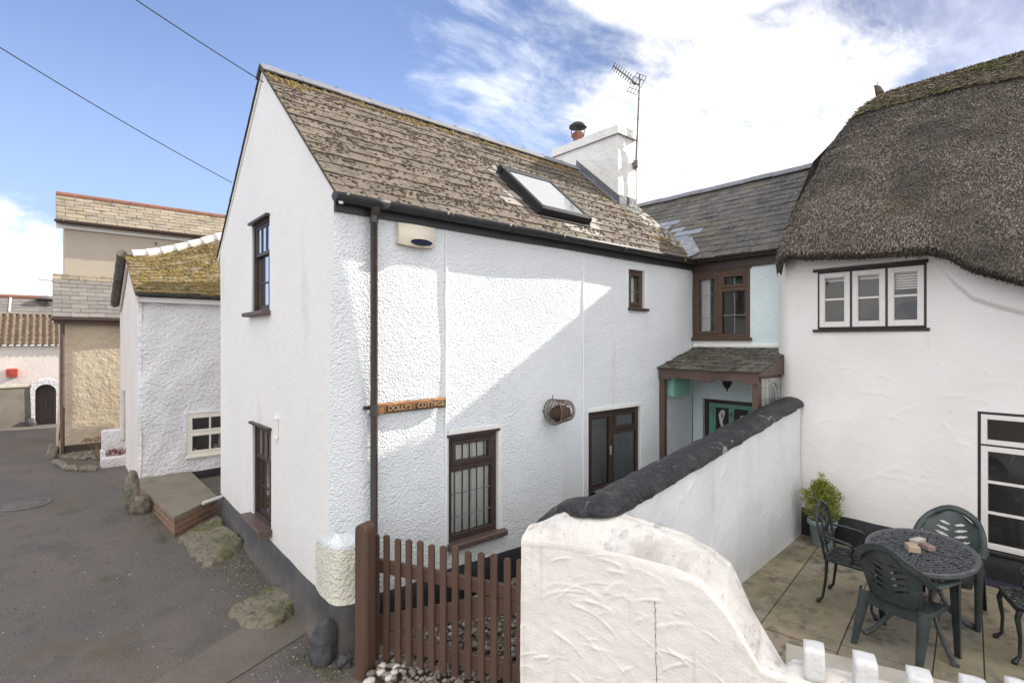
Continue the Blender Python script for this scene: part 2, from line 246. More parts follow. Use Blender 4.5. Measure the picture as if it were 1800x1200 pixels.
class MB:
    def __init__(s): s.v = []; s.f = []; s.m = []; s.sm = []
    def add(s, vs, fs, mi=0, smooth=False):
        b = len(s.v); s.v += [tuple(x) for x in vs]
        for f in fs: s.f.append([b+i for i in f]); s.m.append(mi); s.sm.append(smooth)
        return s
    def fbox(s, fr, u0, u1, v0, v1, d0, d1, mi=0, bev=0):
        O, U, W, N = fr
        if bev:
            b = min(bev, abs(u1-u0)*.4, abs(v1-v0)*.4, abs(d1-d0)*.9)
            if d1 < d0: d0, d1 = d1, d0
            P = [O+U*a+W*c+N*d0 for a, c in ((u0, v0), (u1, v0), (u1, v1), (u0, v1))]
            P += [O+U*a+W*c+N*(d1-b) for a, c in ((u0, v0), (u1, v0), (u1, v1), (u0, v1))]
            P += [O+U*a+W*c+N*d1 for a, c in ((u0+b, v0+b), (u1-b, v0+b), (u1-b, v1-b), (u0+b, v1-b))]
            fs = [(3, 2, 1, 0), (8, 9, 10, 11)]
            for k in range(4):
                n = (k+1) % 4; fs += [(k, n, 4+n, 4+k), (4+k, 4+n, 8+n, 8+k)]
            if U.cross(W).dot(N) < 0: fs = [f[::-1] for f in fs]
            return s.add(P, fs, mi)
        if d1 < d0: d0, d1 = d1, d0
        P = [O+U*a+W*c+N*d for d in (d0, d1) for a, c in ((u0, v0), (u1, v0), (u1, v1), (u0, v1))]
        fs = [(3, 2, 1, 0), (4, 5, 6, 7), (0, 1, 5, 4), (1, 2, 6, 5), (2, 3, 7, 6), (3, 0, 4, 7)]
        if U.cross(W).dot(N) < 0: fs = [f[::-1] for f in fs]
        return s.add(P, fs, mi)
    def box(s, c, size, rz=0, mi=0, bev=0):
        c = V(c); U = V((math.cos(rz), math.sin(rz), 0)); W = V((-math.sin(rz), math.cos(rz), 0)); x, y, z = size
        return s.fbox((c, U, W, V((0, 0, 1))), -x/2, x/2, -y/2, y/2, -z/2, z/2, mi, bev)
    def tube(s, pts, r, n=8, mi=0, caps=True, smooth=True, squash=None):
        pts = [V(p) for p in pts]; k = len(pts); rr = r if hasattr(r, '__len__') else [r]*k
        ring = []; up = V((0, 0, 1)); prevx = None
        for i, p in enumerate(pts):
            t = (pts[min(k-1, i+1)]-pts[max(0, i-1)]).normalized()
            if prevx is None:
                a = up if abs(t.dot(up)) < .95 else V((1, 0, 0)); x = t.cross(a).normalized()
            else:
                x = (prevx - t*prevx.dot(t)).normalized()
            prevx = x; y = x.cross(t).normalized()
            sx, sy = squash if squash else (1, 1)
            ring.append([p + (x*math.cos(2*PI*j/n)*sx + y*math.sin(2*PI*j/n)*sy)*rr[i] for j in range(n)])
        vs = [v for R_ in ring for v in R_]; fs = []
        for i in range(k-1):
            for j in range(n):
                a = i*n+j; b = i*n+(j+1) % n; fs.append((a, a+n, b+n, b))
        s.add(vs, fs, mi, smooth)
        if caps: s.add(ring[0], [tuple(range(n))], mi); s.add(ring[-1], [tuple(range(n-1, -1, -1))], mi)
        return s
    def lathe(s, prof, c=(0, 0, 0), n=20, mi=0, smooth=True):
        c = V(c); vs = []; fs = []
        for r, z in prof:
            vs += [c+V((r*math.cos(2*PI*j/n), r*math.sin(2*PI*j/n), z)) for j in range(n)]
        for i in range(len(prof)-1):
            for j in range(n):
                a = i*n+j; b = i*n+(j+1) % n; fs.append((a, b, b+n, a+n))
        return s.add(vs, fs, mi, smooth)
    def grid(s, P, nu, nv, mi=0, smooth=True, skip=None, flip=False):
        vs = [P(i, j) for j in range(nv+1) for i in range(nu+1)]; fs = []
        for j in range(nv):
            for i in range(nu):
                if skip and skip(i, j): continue
                a = j*(nu+1)+i; q = (a, a+1, a+nu+2, a+nu+1); fs.append(q[::-1] if flip else q)
        return s.add(vs, fs, mi, smooth)
    def prism(s, poly, vec, mi=0):
        n = len(poly); poly = [V(p) for p in poly]; vec = V(vec); b = [p+vec for p in poly]
        fs = [tuple(range(n-1, -1, -1)), tuple(range(n, 2*n))]+[(i, (i+1) % n, n+(i+1) % n, n+i) for i in range(n)]
        return s.add(poly+b, fs, mi)
    def blob(s, c, r, seed=0, sub=2, amp=.25, fq=1.6, mi=0, smooth=True):
        bm = bmesh.new(); bmesh.ops.create_icosphere(bm, subdivisions=sub, radius=1)
        c = V(c); r = V(r) if hasattr(r, '__len__') else V((r, r, r))
        vs = []
        for v in bm.verts:
            k = 1+amp*mnoise.noise(v.co*fq+V((seed*7.3, seed*3.1, seed*1.7)))
            vs.append(c+V((v.co.x*r.x, v.co.y*r.y, v.co.z*r.z))*k)
        fs = [[w.index for w in f.verts] for f in bm.faces]; bm.free()
        return s.add(vs, fs, mi, smooth)
    def build(s, name, mats, parent=None, label=None, kind=None):
        me = bpy.data.meshes.new(name); o = bpy.data.objects.new(name, me); col.objects.link(o)
        off = V((0, 0, 0))
        if parent is not None: off = ORG.get(parent.name, V((0, 0, 0))); o.parent = parent
        ORG[o.name] = off
        vs = np.array(s.v, dtype=float).reshape(-1, 3) - np.array(off)
        me.from_pydata(vs.tolist(), [], s.f)
        mats = mats if isinstance(mats, (list, tuple)) else [mats]
        for m in mats: me.materials.append(m)
        me.polygons.foreach_set('material_index', s.m); me.polygons.foreach_set('use_smooth', s.sm); me.update()
        return tag(o, label, None, None, kind)

def single(mb, name, mats, label, cat, group=None):
    """a thing that is one mesh: its origin goes to the middle of its base"""
    o = mb.build(name, mats); a = np.array(mb.v); b = V(((a[:, 0].min()+a[:, 0].max())/2, (a[:, 1].min()+a[:, 1].max())/2, a[:, 2].min()))
    o.data.transform(Matrix.Translation(-b)); o.location = b; ORG[o.name] = b
    return tag(o, label, cat, group)
def struct(mb, name, mats):
    return tag(mb.build(name, mats), kind='structure')
def copy_tree(o, parent=None):
    c = o.copy(); col.objects.link(c)
    if parent: c.parent = parent
    for ch in list(o.children): copy_tree(ch, c)
    return c

X_, Y_, Z_ = V((1, 0, 0)), V((0, 1, 0)), V((0, 0, 1))
def frame(O, U, N): return (V(O), V(U), Z_, V(N))

def nodes_between(a, b, step, extra):
    xs = [a, b]+[e for e in extra if a < e < b]
    xs = sorted(set(round(x, 5) for x in xs)); out = []
    for p, q in zip(xs[:-1], xs[1:]):
        k = max(1, int(math.ceil((q-p)/step))); out += [p+(q-p)*i/k for i in range(k)]
    return out+[xs[-1]]

def wall(mb, fr, u0, u1, z0, z1, holes=(), step=.5, disp=None, depth=.14, mi=0, rmi=None, top=None, ucuts=(), zcuts=()):
    """wall skin with real openings and reveals; disp(u,z)->offset along the normal"""
    O, U, W, N = fr
    us = nodes_between(u0, u1, step, [h[0] for h in holes]+[h[1] for h in holes]+list(ucuts))
    zs = nodes_between(z0, z1, step, [h[2] for h in holes]+[h[3] for h in holes]+list(zcuts))
    uu, zz = np.meshgrid(us, zs)
    d = np.zeros_like(uu) if disp is None else disp(uu, zz)
    if disp is not None:
        for h in holes:
            du = np.maximum(np.maximum(h[0]-uu, uu-h[1]), 0); dz = np.maximum(np.maximum(h[2]-zz, zz-h[3]), 0)
            d = d*np.clip(np.hypot(du, dz)/.06, 0, 1)
    nu, nv = len(us)-1, len(zs)-1
    def P(i, j):
        z = zs[j]
        if top: z = min(z, top(us[i]))
        return O+U*us[i]+W*z+N*float(d[j, i])
    def skip(i, j):
        a = (us[i]+us[i+1])/2; b = (zs[j]+zs[j+1])/2
        if top and zs[j] >= top(us[i])-1e-6 and zs[j] >= top(us[i+1])-1e-6: return True
        return any(h[0] < a < h[1] and h[2] < b < h[3] for h in holes)
    flip = (U.cross(W)).dot(N) < 0
    mb.grid(P, nu, nv, mi, disp is not None, skip, flip)
    r = mi if rmi is None else rmi
    for (a, b, c, e) in holes:
        q = [O+U*x+W*y for x, y in ((a, c), (b, c), (b, e), (a, e))]; bk = [p-N*depth for p in q]
        for k in range(4):
            n = (k+1) % 4; mb.add([q[k], q[n], bk[n], bk[k]], [(0, 1, 2, 3)] if not flip else [(3, 2, 1, 0)], r)

def slates(mb, P, N, W, L, cw, ch, seed=1, skip=None, newf=None, th=.008, jit=1.0, lap=.05, bumpy=0, gap=.002):
    """a course-laid roof: P(u,v) maps metres along / up the slope, N is the outward normal"""
    rnd = random.Random(seed); rows = int(L/ch)+1
    for r in range(rows):
        v0 = r*ch; u = -cw*(.5 if r % 2 else 0)
        while u < W-.01:
            w = cw*(1+rnd.uniform(-.06, .06)); a = max(0, u)+gap; b = min(W, u+w)-gap; u += w
            if b-a < .02: continue
            vb = v0+rnd.uniform(-.007, .007)*jit; vt = min(v0+ch+lap, L)
            cu, cv = (a+b)/2, v0+ch/2
            if skip and skip(cu, cv): continue
            li = .016+rnd.uniform(-.003, .004)*jit; mi = 1 if newf and newf(cu, cv, rnd) else 0
            sk = rnd.uniform(-.005, .005)*jit
            q = [(a, vb+sk, li), (b, vb-sk, li+rnd.uniform(-.002, .003)*jit), (b, vt, .004), (a, vt, .004)]
            top = [P(x, y)+N*h for x, y, h in q]; bot = [P(x, y)+N*(h-th-.008) for x, y, h in q]
            mb.add(top+bot, [(0, 1, 2, 3), (4, 5, 1, 0), (5, 6, 2, 1), (7, 4, 0, 3)], mi)

def mossclumps(mb, P, N, W, L, n, seed, dens, smin=.012, smax=.05, mi=0, flat=.45):
    rnd = random.Random(seed); k = 0; tries = 0
    while k < n and tries < n*30:
        tries += 1; u = rnd.uniform(0, W); v = rnd.uniform(0, L)
        if rnd.random() > dens(u, v): continue
        k += 1; r = rnd.uniform(smin, smax)*rnd.random()**.5+.006; c = P(u, v)+N*.012
        a = N.orthogonal().normalized(); b = N.cross(a); m = rnd.choice((5, 6, 7)); ph = rnd.uniform(0, 6)
        ring = [c+(a*math.cos(ph+2*PI*i/m)+b*math.sin(ph+2*PI*i/m))*r*rnd.uniform(.6, 1.35) for i in range(m)]
        mid = [c+(p-c)*rnd.uniform(.5, .7)+N*r*flat*rnd.uniform(.7, 1.2) for p in ring]; tp = c+N*r*flat*1.2
        vs = ring+mid+[tp]; fs = [(i, (i+1) % m, m+(i+1) % m, m+i) for i in range(m)]+[(m+i, m+(i+1) % m, 2*m) for i in range(m)]
        mb.add(vs, fs, mi)

def ring_frame(mb, fr, u0, u1, v0, v1, w, d0, d1, mi=0, wb=None, bev=.004):
    wb = w if wb is None else wb
    mb.fbox(fr, u0, u0+w, v0, v1, d0, d1, mi, bev); mb.fbox(fr, u1-w, u1, v0, v1, d0, d1, mi, bev)
    mb.fbox(fr, u0+w, u1-w, v1-w, v1, d0, d1-.0015, mi, bev); mb.fbox(fr, u0+w, u1-w, v0, v0+wb, d0, d1-.0015, mi, bev)
def pane_quad(mb, fr, u0, u1, v0, v1, d, mi=0):
    O, U, W, N = fr; mb.add([O+U*a+W*c+N*d for a, c in ((u0, v0), (u1, v0), (u1, v1), (u0, v1))], [(0, 1, 2, 3)], mi)

# ================================================================== SETTING
def lane_z(x, y):
    t = min(max(y, 0), 6.5)
    z = .055*t if y < 5.5 else .055*5.5+.0275*(t-5.5)
    z += .010*mnoise.noise(V((x*.8, y*.8, 0)))
    if y > 12: z -= .012*min(y-12, 6)
    return z
mb = MB()
xs = sorted(set([-70, -40, -20, -10, -7]+[-5+.16*i for i in range(38)]+[1.2, 1.6, 2, 3, 4, 5, 6, 8, 12, 20, 40, 70]))
ys = sorted(set([-70, -40, -20, -12, -9, -7]+[-5+.16*i for i in range(92)]+[10, 10.5, 11, 12, 13, 14, 15, 16, 17, 18, 20, 24, 30, 40, 70]))
mb.grid(lambda i, j: V((xs[i], ys[j], lane_z(xs[i], ys[j])-.02)), len(xs)-1, len(ys)-1, 0, True)
struct(mb, 'lane', ASPHALT)
mb = MB(); rnd = random.Random(88)
for k in range(1500):
    if rnd.random() < .6: x = -abs(rnd.gauss(.08, .22)); y = rnd.uniform(-.6, 4.2)
    else: x = rnd.uniform(-3.4, -.1); y = rnd.uniform(-1.2, 6)
    r = rnd.uniform(.003, .011)*(1.6 if rnd.random() < .04 else 1); mb.blob((x, y, lane_z(x, y)-.018), (r*1.2, r, r*.7), k, 1, .3)
GRIT = M('loose grit', (.2, .18, .15), .9, [], [], island=[(.12, .10, .085), (.22, .19, .16), (.33, .29, .25), (.10, .07, .04), (.16, .14, .12)])
tag(mb.build('grit', GRIT), kind='stuff')
# paler strip laid across the lane
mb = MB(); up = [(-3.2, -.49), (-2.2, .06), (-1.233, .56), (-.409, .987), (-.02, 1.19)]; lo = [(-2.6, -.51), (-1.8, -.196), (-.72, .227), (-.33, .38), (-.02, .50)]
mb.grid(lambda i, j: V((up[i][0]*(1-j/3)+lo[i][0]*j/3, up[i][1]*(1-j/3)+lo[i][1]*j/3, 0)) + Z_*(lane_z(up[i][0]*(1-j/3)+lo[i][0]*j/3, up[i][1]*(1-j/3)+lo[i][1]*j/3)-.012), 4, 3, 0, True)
struct(mb, 'pale_lane_strip', PATCH)
# soil and gravel of the passage behind the gate
mb = MB(); mb.grid(lambda i, j: V((.28+(5.7-.28)*i/40, -.02-1.75*j/14*(1 if True else 0), .05+.03*mnoise.noise(V((i*.7, j*.7, 3))) - .06*max(0, 1-i/4))), 40, 14, 0, True)
struct(mb, 'passage_ground', SOIL)
# cobbled apron by the beige house
mb = MB(); rnd = random.Random(3)
for k in range(420):
    x = rnd.uniform(-1.72, -.62); y = rnd.uniform(9.0, 10.3)
    if (y-9.0) < (x+1.72)*-1.15+.75 or (x > -1.0 and y < 8.9): continue
    mb.blob((x, y, lane_z(x, y)+.0), (rnd.uniform(.035, .06), rnd.uniform(.035, .06), .035), k, 1, .2)
tag(mb.build('cobbles', ROCK), kind='stuff')

# ================================================================== TERRACE
mb = MB(); rnd = random.Random(11)
T = .20
mb2 = MB(); mb2.fbox((V((0, 0, 0)), X_, Y_, Z_), 1.2, 5.64, -6.6, -1.75, 0.02, T-.02)
struct(mb2, 'terrace_bed', GROUT)
a = math.radians(8)
U = V((math.cos(a), math.sin(a), 0)); W = V((-math.sin(a), math.cos(a), 0)); O = V((1.0, -6.6, 0))
y = -.3; r = 0
while y < 5.2:
    h = rnd.choice((.3, .45, .6, .6)); x = -.6*rnd.random()
    while x < 5.2:
        w = rnd.choice((.45, .6, .6, .75, .9)); c = O+U*(x+w/2)+W*(y+h/2)
        q = [O+U*(x+.006)+W*(y+.004), O+U*(x+w-.006)+W*(y+.004), O+U*(x+w-.006)+W*(y+h-.004), O+U*(x+.006)+W*(y+h-.004)]
        q = [V((min(max(p.x, 1.25), 5.63), min(max(p.y, -6.5), -1.72), 0)) for p in q]
        if (q[0]-q[2]).length > .12 and abs((q[1]-q[0]).cross(q[3]-q[0]).z) > .01:
            dz = rnd.uniform(-.003, .003); b = .006; cc = sum(q, V((0, 0, 0)))/4
            tp = [p+(cc-p).normalized()*b+Z_*(T+dz) for p in q]; sd = [p+Z_*(T+dz-.004) for p in q]; bt = [p+Z_*(T-.03) for p in q]
            mb.add(tp+sd+bt, [(0, 1, 2, 3)]+[(4+k, 4+(k+1) % 4, (k+1) % 4, k) for k in range(4)]+[(8+k, 8+(k+1) % 4, 4+(k+1) % 4, 4+k) for k in range(4)])
        x += w
    y += h
struct(mb, 'terrace_paving', PAVE)

# ================================================================== MAIN COTTAGE
LEN, DEP = 5.92, 4.14
EZ, RZ, HALF = 4.10, 5.92, 2.07
SL = (RZ-EZ)/HALF
cot = thing('slate_cottage', 'white roughcast cottage with mossy slate roof, skylight and white chimney', 'cottage', (3, 2, 0))
FF = frame((0, 0, 0), X_, -Y_)                 # front wall
GF = frame((0, 0, 0), Y_, -X_)                 # gable wall
W1 = (1.20, 1.86, .64, 1.76); W2 = (3.37, 4.50, .72, 1.81); W3 = (4.225, 4.60, 3.185, 3.745)
G1 = (1.80, 2.52, 3.06, 4.165); G2 = (1.76, 2.47, .60, 1.745)
def disp_front(u, z):
    xt = np.interp(z, [0, .9, 1.2, 2.2, 2.95, 3.5, 4.1], [.33, .33, .33, .30, .18, .06, .0])
    d = -.34*np.maximum(xt-u, 0)
    soft = .012*np.sin(u*2.1+z*1.3)*np.sin(z*1.9-u*.7)
    return d+soft*np.clip((u-.4)/.5, 0, 1)
mb = MB()
wall(mb, FF, 0, LEN, -.05, 3.98, [W1, W2, W3], .14, disp_front, .11, 0, 1, ucuts=[.05, .1, .15, .2, .25, .3, .33])
cy = [float(-disp_front(np.array([0.]), np.array([zz]))[0]) for zz in (0, 2.2, 4)]
gtop = lambda y: EZ-.03+SL*(HALF-abs(y-HALF))
# gable skin: the near edge follows the splayed corner
us = nodes_between(0, DEP, .2, [G1[0], G1[1], G2[0], G2[1], HALF]); zs = nodes_between(-.05, RZ, .16, [G1[2], G1[3], G2[2], G2[3], EZ])
def gp(i, j):
    z = min(zs[j], gtop(us[i])); yy = us[i]
    if i == 0: yy = float(-disp_front(np.array([0.]), np.array([z]))[0])
    return V((-.006*math.sin(yy*2.3+z) if i else 0, yy, z))
def gs(i, j):
    if zs[j] >= gtop(us[i])-1e-6 and zs[j] >= gtop(us[i+1])-1e-6: return True
    a = (us[i]+us[i+1])/2; b = (zs[j]+zs[j+1])/2
    return any(h[0] < a < h[1] and h[2] < b < h[3] for h in (G1, G2))
mb.grid(gp, len(us)-1, len(zs)-1, 2, True, gs, True)
for (a, b, c, e) in (G1, G2):
    q = [V((0, p, r)) for p, r in ((a, c), (b, c), (b, e), (a, e))]; bk = [p+X_*.13 for p in q]
    for k in range(4): mb.add([q[k], q[(k+1) % 4], bk[(k+1) % 4], bk[k]], [(0, 1, 2, 3)], 1)
# rear wall and far gable close the house
mb.add([V((0, DEP, -.05)), V((6.0, DEP, -.05)), V((6.0, DEP, 4.05)), V((0, DEP, 4.05))], [(0, 1, 2, 3)], 2)
mb.add([V((6.0, 0, 3)), V((6.0, DEP, 3)), V((6.0, DEP, 4.05)), V((6.0, HALF, RZ-.04)), V((6.0, 0, 4.05))], [(0, 1, 2, 3, 4)], 2)
walls = mb.build('wall', [ROUGHCAST, REVEAL, SMOOTHW], cot)
mb = MB(); E0, E1, E2 = 1.1, 5.9, 6.22  # unseen block added behind the gable to shade the lane and neighbour's roof
mb.add([V((E0, DEP, 0)), V((E0, E2, 0)), V((E0, E2, 4.78)), V((E0, DEP, 4.6))], [(0, 1, 2, 3)], 2); mb.add([V((E0, E2, 0)), V((E1, E2, 0)), V((E1, E2, 4.78)), V((E0, E2, 4.78))], [(0, 1, 2, 3)], 2); mb.add([V((E1, DEP, 0)), V((E1, E2, 0)), V((E1, E2, 4.78)), V((E1, DEP, 4.6))], [(0, 1, 2, 3)], 2)
mb.add([V((E0, DEP, 4.6)), V((E1, DEP, 4.6)), V((E1, E2, 4.78)), V((E0, E2, 4.78))], [(0, 1, 2, 3)], 2); mb.build('rear_shade_block', [ROUGHCAST, REVEAL, SMOOTHW], cot)
# floors inside, so rooms are dark
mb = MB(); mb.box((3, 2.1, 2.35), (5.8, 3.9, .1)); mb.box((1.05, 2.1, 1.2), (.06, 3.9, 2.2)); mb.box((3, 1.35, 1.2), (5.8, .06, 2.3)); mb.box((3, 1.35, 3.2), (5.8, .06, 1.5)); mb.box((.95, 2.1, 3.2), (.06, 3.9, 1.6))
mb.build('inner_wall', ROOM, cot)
# plinth paint band, proud by 12 mm, with a flared foot
mb = MB()
def pl_g(i, j):
    y = .26+3.90*i/40; zt = .455+.012*y+.012*mnoise.noise(V((y*2, 0, 0))); zz = [zt, zt-.02, .2*zt+.8*.12, .06+.05*y*.9, -.05][j]
    return V((-[.0, .014, .022, .05+.02*mnoise.noise(V((y*3, 5, 0))), .075][j], y, zz))
mb.grid(pl_g, 40, 4, 0, True, None, True)
mb.build('gable_plinth', PLINTH, cot)
mb = MB()
def pl_f(i, j):
    x = .30+5.6*i/30; zt = .40+.02*mnoise.noise(V((x*2, 1, 0))); return V((x, -[.0, .014, .02, .03][j], [zt, zt-.015, .2, -.05][j]))
mb.grid(pl_f, 30, 3, 0, True)
mb.build('front_plinth', PLINTHB, cot)
# rounded corner buttress with a sloping ledge
mb = MB(); n = 18
def cb(i, j):
    t = i/n; z = [-.05, .12, .28, .43, .455, .58, .75, .90, .945, .965, 1.02][j]
    b = [.07, .065, .05, .035, .02, .016, .014, .01, .0, -.06, -.105][j]
    pts = [V((-.004, .42, z)), V((-.012-b*.4, .22, z)), V((.02-b*.3, .01-b*.5, z)), V((.16, -.028-b, z)), V((.34, -.01-b, z)), V((.36, .1, z))]
    if j == 10: pts[1].y = .24
    k = t*5; a = min(int(k), 4); f = k-a
    p0, p1, p2, p3 = pts[max(a-1, 0)], pts[a], pts[a+1], pts[min(a+2, 5)]
    q = .5*((2*p1)+(p2-p0)*f+(2*p0-5*p1+4*p2-p3)*f*f+(3*p1-p0-3*p2+p3)*f**3)
    q.z = z + (.07*max(0, t-.2) - .05*max(0, .3-t)*3 if 2 < j < 5 else 0)*-.5
    w = .012*mnoise.noise(q*9)
    return q+V((-w, -w, 0))
mb.grid(cb, n, 10, 0, True)
for k, f in enumerate(mb.f):
    mb.m[k] = 1 if k//n < 3 else (2 if k//n >= 7 else 0)
mb.build('corner_buttress', [CREAMROUGH, PLINTH, ROUGHCAST], cot)
# roofs
cs, sn = HALF/math.hypot(HALF, RZ-EZ), (RZ-EZ)/math.hypot(HALF, RZ-EZ)
RL = math.hypot(HALF, RZ-EZ)
VF = V((0, cs, sn)); NF = V((0, -sn, cs)); OF = V((-.03, -.15*1, EZ-.15*SL))
LF = RL+.15/cs
PF = lambda u, v: OF+X_*u+VF*v
SKX0, SKX1, SKV0, SKV1 = 2.73, 3.60, .50, 1.50    # skylight in roof coordinates
def roofskip(u, v): return SKX0-.02 < u < SKX1+.02 and SKV0 < v < SKV1
def newslate(u, v, r):
    d = max(SKX0-u, u-SKX1, 0)+max(SKV0-v, v-SKV1, 0)
    return (d < .14 and r.random() < .8) or (d < .34 and r.random() < .35) or (u > 5.68 and v > .35)
mb = MB()
mb.add([PF(0, 0), PF(6.1, 0), PF(6.1, LF), PF(0, LF), PF(0, 0)-Z_*.022, PF(0, LF)-Z_*.022, PF(6.1, 0)-Z_*.022, PF(6.1, LF)-Z_*.022], [(0, 1, 2, 3), (0, 3, 5, 4), (1, 6, 7, 2), (4, 6, 1, 0)], 2)
slates(mb, PF, NF, 6.12, LF-.02, .30, .205, 4, roofskip, newslate, .010, 1.4)
VB = V((0, -cs, sn)); NB = V((0, sn, cs)); OB = V((6.09, DEP+.15, EZ-.15*SL)); PB = lambda u, v: OB-X_*u+VB*v
mb.add([PB(0, 0), PB(6.12, 0), PB(6.12, LF), PB(0, LF)], [(0, 1, 2, 3)], 2)
slates(mb, PB, NB, 6.12, LF-.02, .30, .205, 5, None, None, .010)
roof = mb.build('roof', [SLATE, SLATE_NEW, SOIL], cot)
mb = MB()
def dens(u, v):
    k = mnoise.noise(V((u*1.3, v*1.6, 2)))*.5+.5; k2 = mnoise.noise(V((u*4.5, v*4.5, 8)))*.5+.5
    if SKX0-.25 < u < SKX1+.3 and SKV0-.12 < v < SKV1+.12: return 0
    return max(.10, min(1, .9*(k*k2-.12)+.1*k))*(1 if v > .25 else .5)
mossclumps(mb, PF, NF, 6.05, LF-.05, 4300, 5, dens, .006, .024)
tag(mb.build('roof_moss', MOSS, roof), kind='stuff')
mb = MB(); mossclumps(mb, PF, NF, 6.05, LF-.05, 1100, 9, lambda u, v: (1 if v > LF-.35-.25*mnoise.noise(V((u*2, 0, 0))) else 0)+(.5 if u > 5.2 and mnoise.noise(V((u*3, v*3, 0))) > .1 else 0), .01, .034)
tag(mb.build('golden_moss', MOSSG, roof), kind='stuff')
mb = MB(); x = -.04; k = 0; rnd = random.Random(2)
while x < 5.4:
    w = .46; zz = RZ+.035+rnd.uniform(-.003, .003); b = V((x, HALF, zz))
    for s in (-1, 1):
        q = [b, b+X_*(w-.006), b+X_*(w-.006)+V((0, s*.15, -.125)), b+V((0, s*.15, -.125))]
        mb.prism(q, V((0, s*.012, .014)))
    if k % 1 == 0: mb.box((x+w, HALF, zz+.006), (.03, .05, .03))
    x += w; k += 1
mb.build('ridge_tiles', RIDGE, roof)
# verge mortar at the gable
mb = MB()
for P_, vd, w0 in ((PF, VF, 0), (lambda u, v: PB(6.12-u, v), VB, 0)):
    mb.prism([P_(.02, .02)-Z_*.012, P_(.02, LF)-Z_*.012, P_(.02, LF)-Z_*.075, P_(.02, .02)-Z_*.075], X_*.035)
mb.build('verge', REVEAL, roof)
# fascia + gutter + downpipe
mb = MB(); mb.fbox(FF, .0, 5.90, 3.865, 3.975, .0, .03, 0, .004); mb.fbox(FF, -.012, 5.90, 3.975, 4.03, 0, .05, 0)
mb.build('fascia', FASCIA, cot)
gut = MB(); gz = 3.995; n = 10
def halfround(mb, p0, p1, r, th=.004, mi=0):
    p0, p1 = V(p0), V(p1); t = (p1-p0).normalized(); side = t.cross(Z_).normalized(); vs = []
    for rr in (r, r-th):
        for p in (p0, p1):
            vs += [p+side*math.cos(PI+PI*k/n)*rr+Z_*math.sin(PI+PI*k/n)*rr for k in range(n+1)]
    m = n+1; fs = []
    for k in range(n):
        fs += [(k, k+1, m+k+1, m+k), (2*m+k+1, 2*m+k, 3*m+k, 3*m+k+1), (k, 2*m+k, 2*m+k+1, k+1), (m+k, m+k+1, 3*m+k+1, 3*m+k)]
    fs += [(0, m, 3*m, 2*m), (m-1, 3*m-1, 4*m-1, 2*m-1)]
    mb.add(vs, fs, mi, True)
    return mb
halfround(gut, (-.04, -.115, gz), (5.86, -.115, gz+.015), .068)
gut.add([V((-.04, -.115, gz))+V((0, math.cos(PI+PI*k/n)*.062, math.sin(PI+PI*k/n)*.062)) for k in range(n+1)], [tuple(range(n+1))])
for xx in (.01, 1.04, 1.85, 2.7, 3.9, 4.8):
    halfround(gut, (xx, -.115, gz+.003), (xx+.05, -.115, gz+.003), .069)
for xx in (.30,): halfround(gut, (xx-.07, -.115, gz), (xx+.15, -.115, gz), .072)
for xx in (1.12, 1.95): halfround(gut, (xx, -.115, gz), (xx+.015, -.115, gz), .072)
gutter = gut.build('gutter', GUTTER, cot)
mb = MB(); px_ = .336
mb.tube([(px_, -.115, 3.955), (px_, -.112, 3.90), (px_, -.085, 3.86), (px_, -.085, .06), (px_, -.12, .0)], [.045, .042, .034, .034, .034], 14)
mb.tube([(px_, -.085, 3.86), (px_, -.085, 3.80)], .040, 14); mb.tube([(px_, -.085, 2.16), (px_, -.085, 2.06)], .041, 14)
dp = mb.build('downpipe', PIPE, cot)
for zz in (2.13, .55):
    mb = MB(); mb.box((px_, -.03, zz), (.15, .02, .035), bev=.004); mb.tube([(px_-.066, -.035, zz), (px_-.066, -.058, zz)], .014, 8); mb.build('pipe_bracket', GUTTER, dp)
# painted cables down the front
for x0, zt, zb in ((1.162, 3.86, .42), (3.256, 3.83, .42)):
    mb = MB(); rnd = random.Random(int(x0*100)); pts = []
    for k in range(16):
        t = k/15; dx = (.05*math.exp(-((t-.04)/.03)**2) if x0 > 2 else 0)+rnd.uniform(-.008, .008)
        pts.append((x0+dx, -.008, zt+(zb-zt)*t))
    mb.tube(pts, .011, 6); mb.build('painted_cable', CONDUIT, cot)
# mortar plaque relief beside the lower gable window
mb = MB(); mb.box((-.008, 1.57, 1.78), (.02, .10, .21), bev=.006); mb.box((-.014, 1.57, 1.885), (.03, .13, .02)); mb.box((-.014, 1.57, 1.675), (.025, .12, .015)); mb.build('plaster_patch', SMOOTHW, cot)

# ---- windows
def leadlines(mb, fr, u0, u1, v0, v1, us_, vs_, d):
    for u in us_: mb.fbox(fr, u-.004, u+.004, v0, v1, d, d+.004)
    for v in vs_: mb.fbox(fr, u0, u1, v-.004, v+.004, d+.001, d+.006)
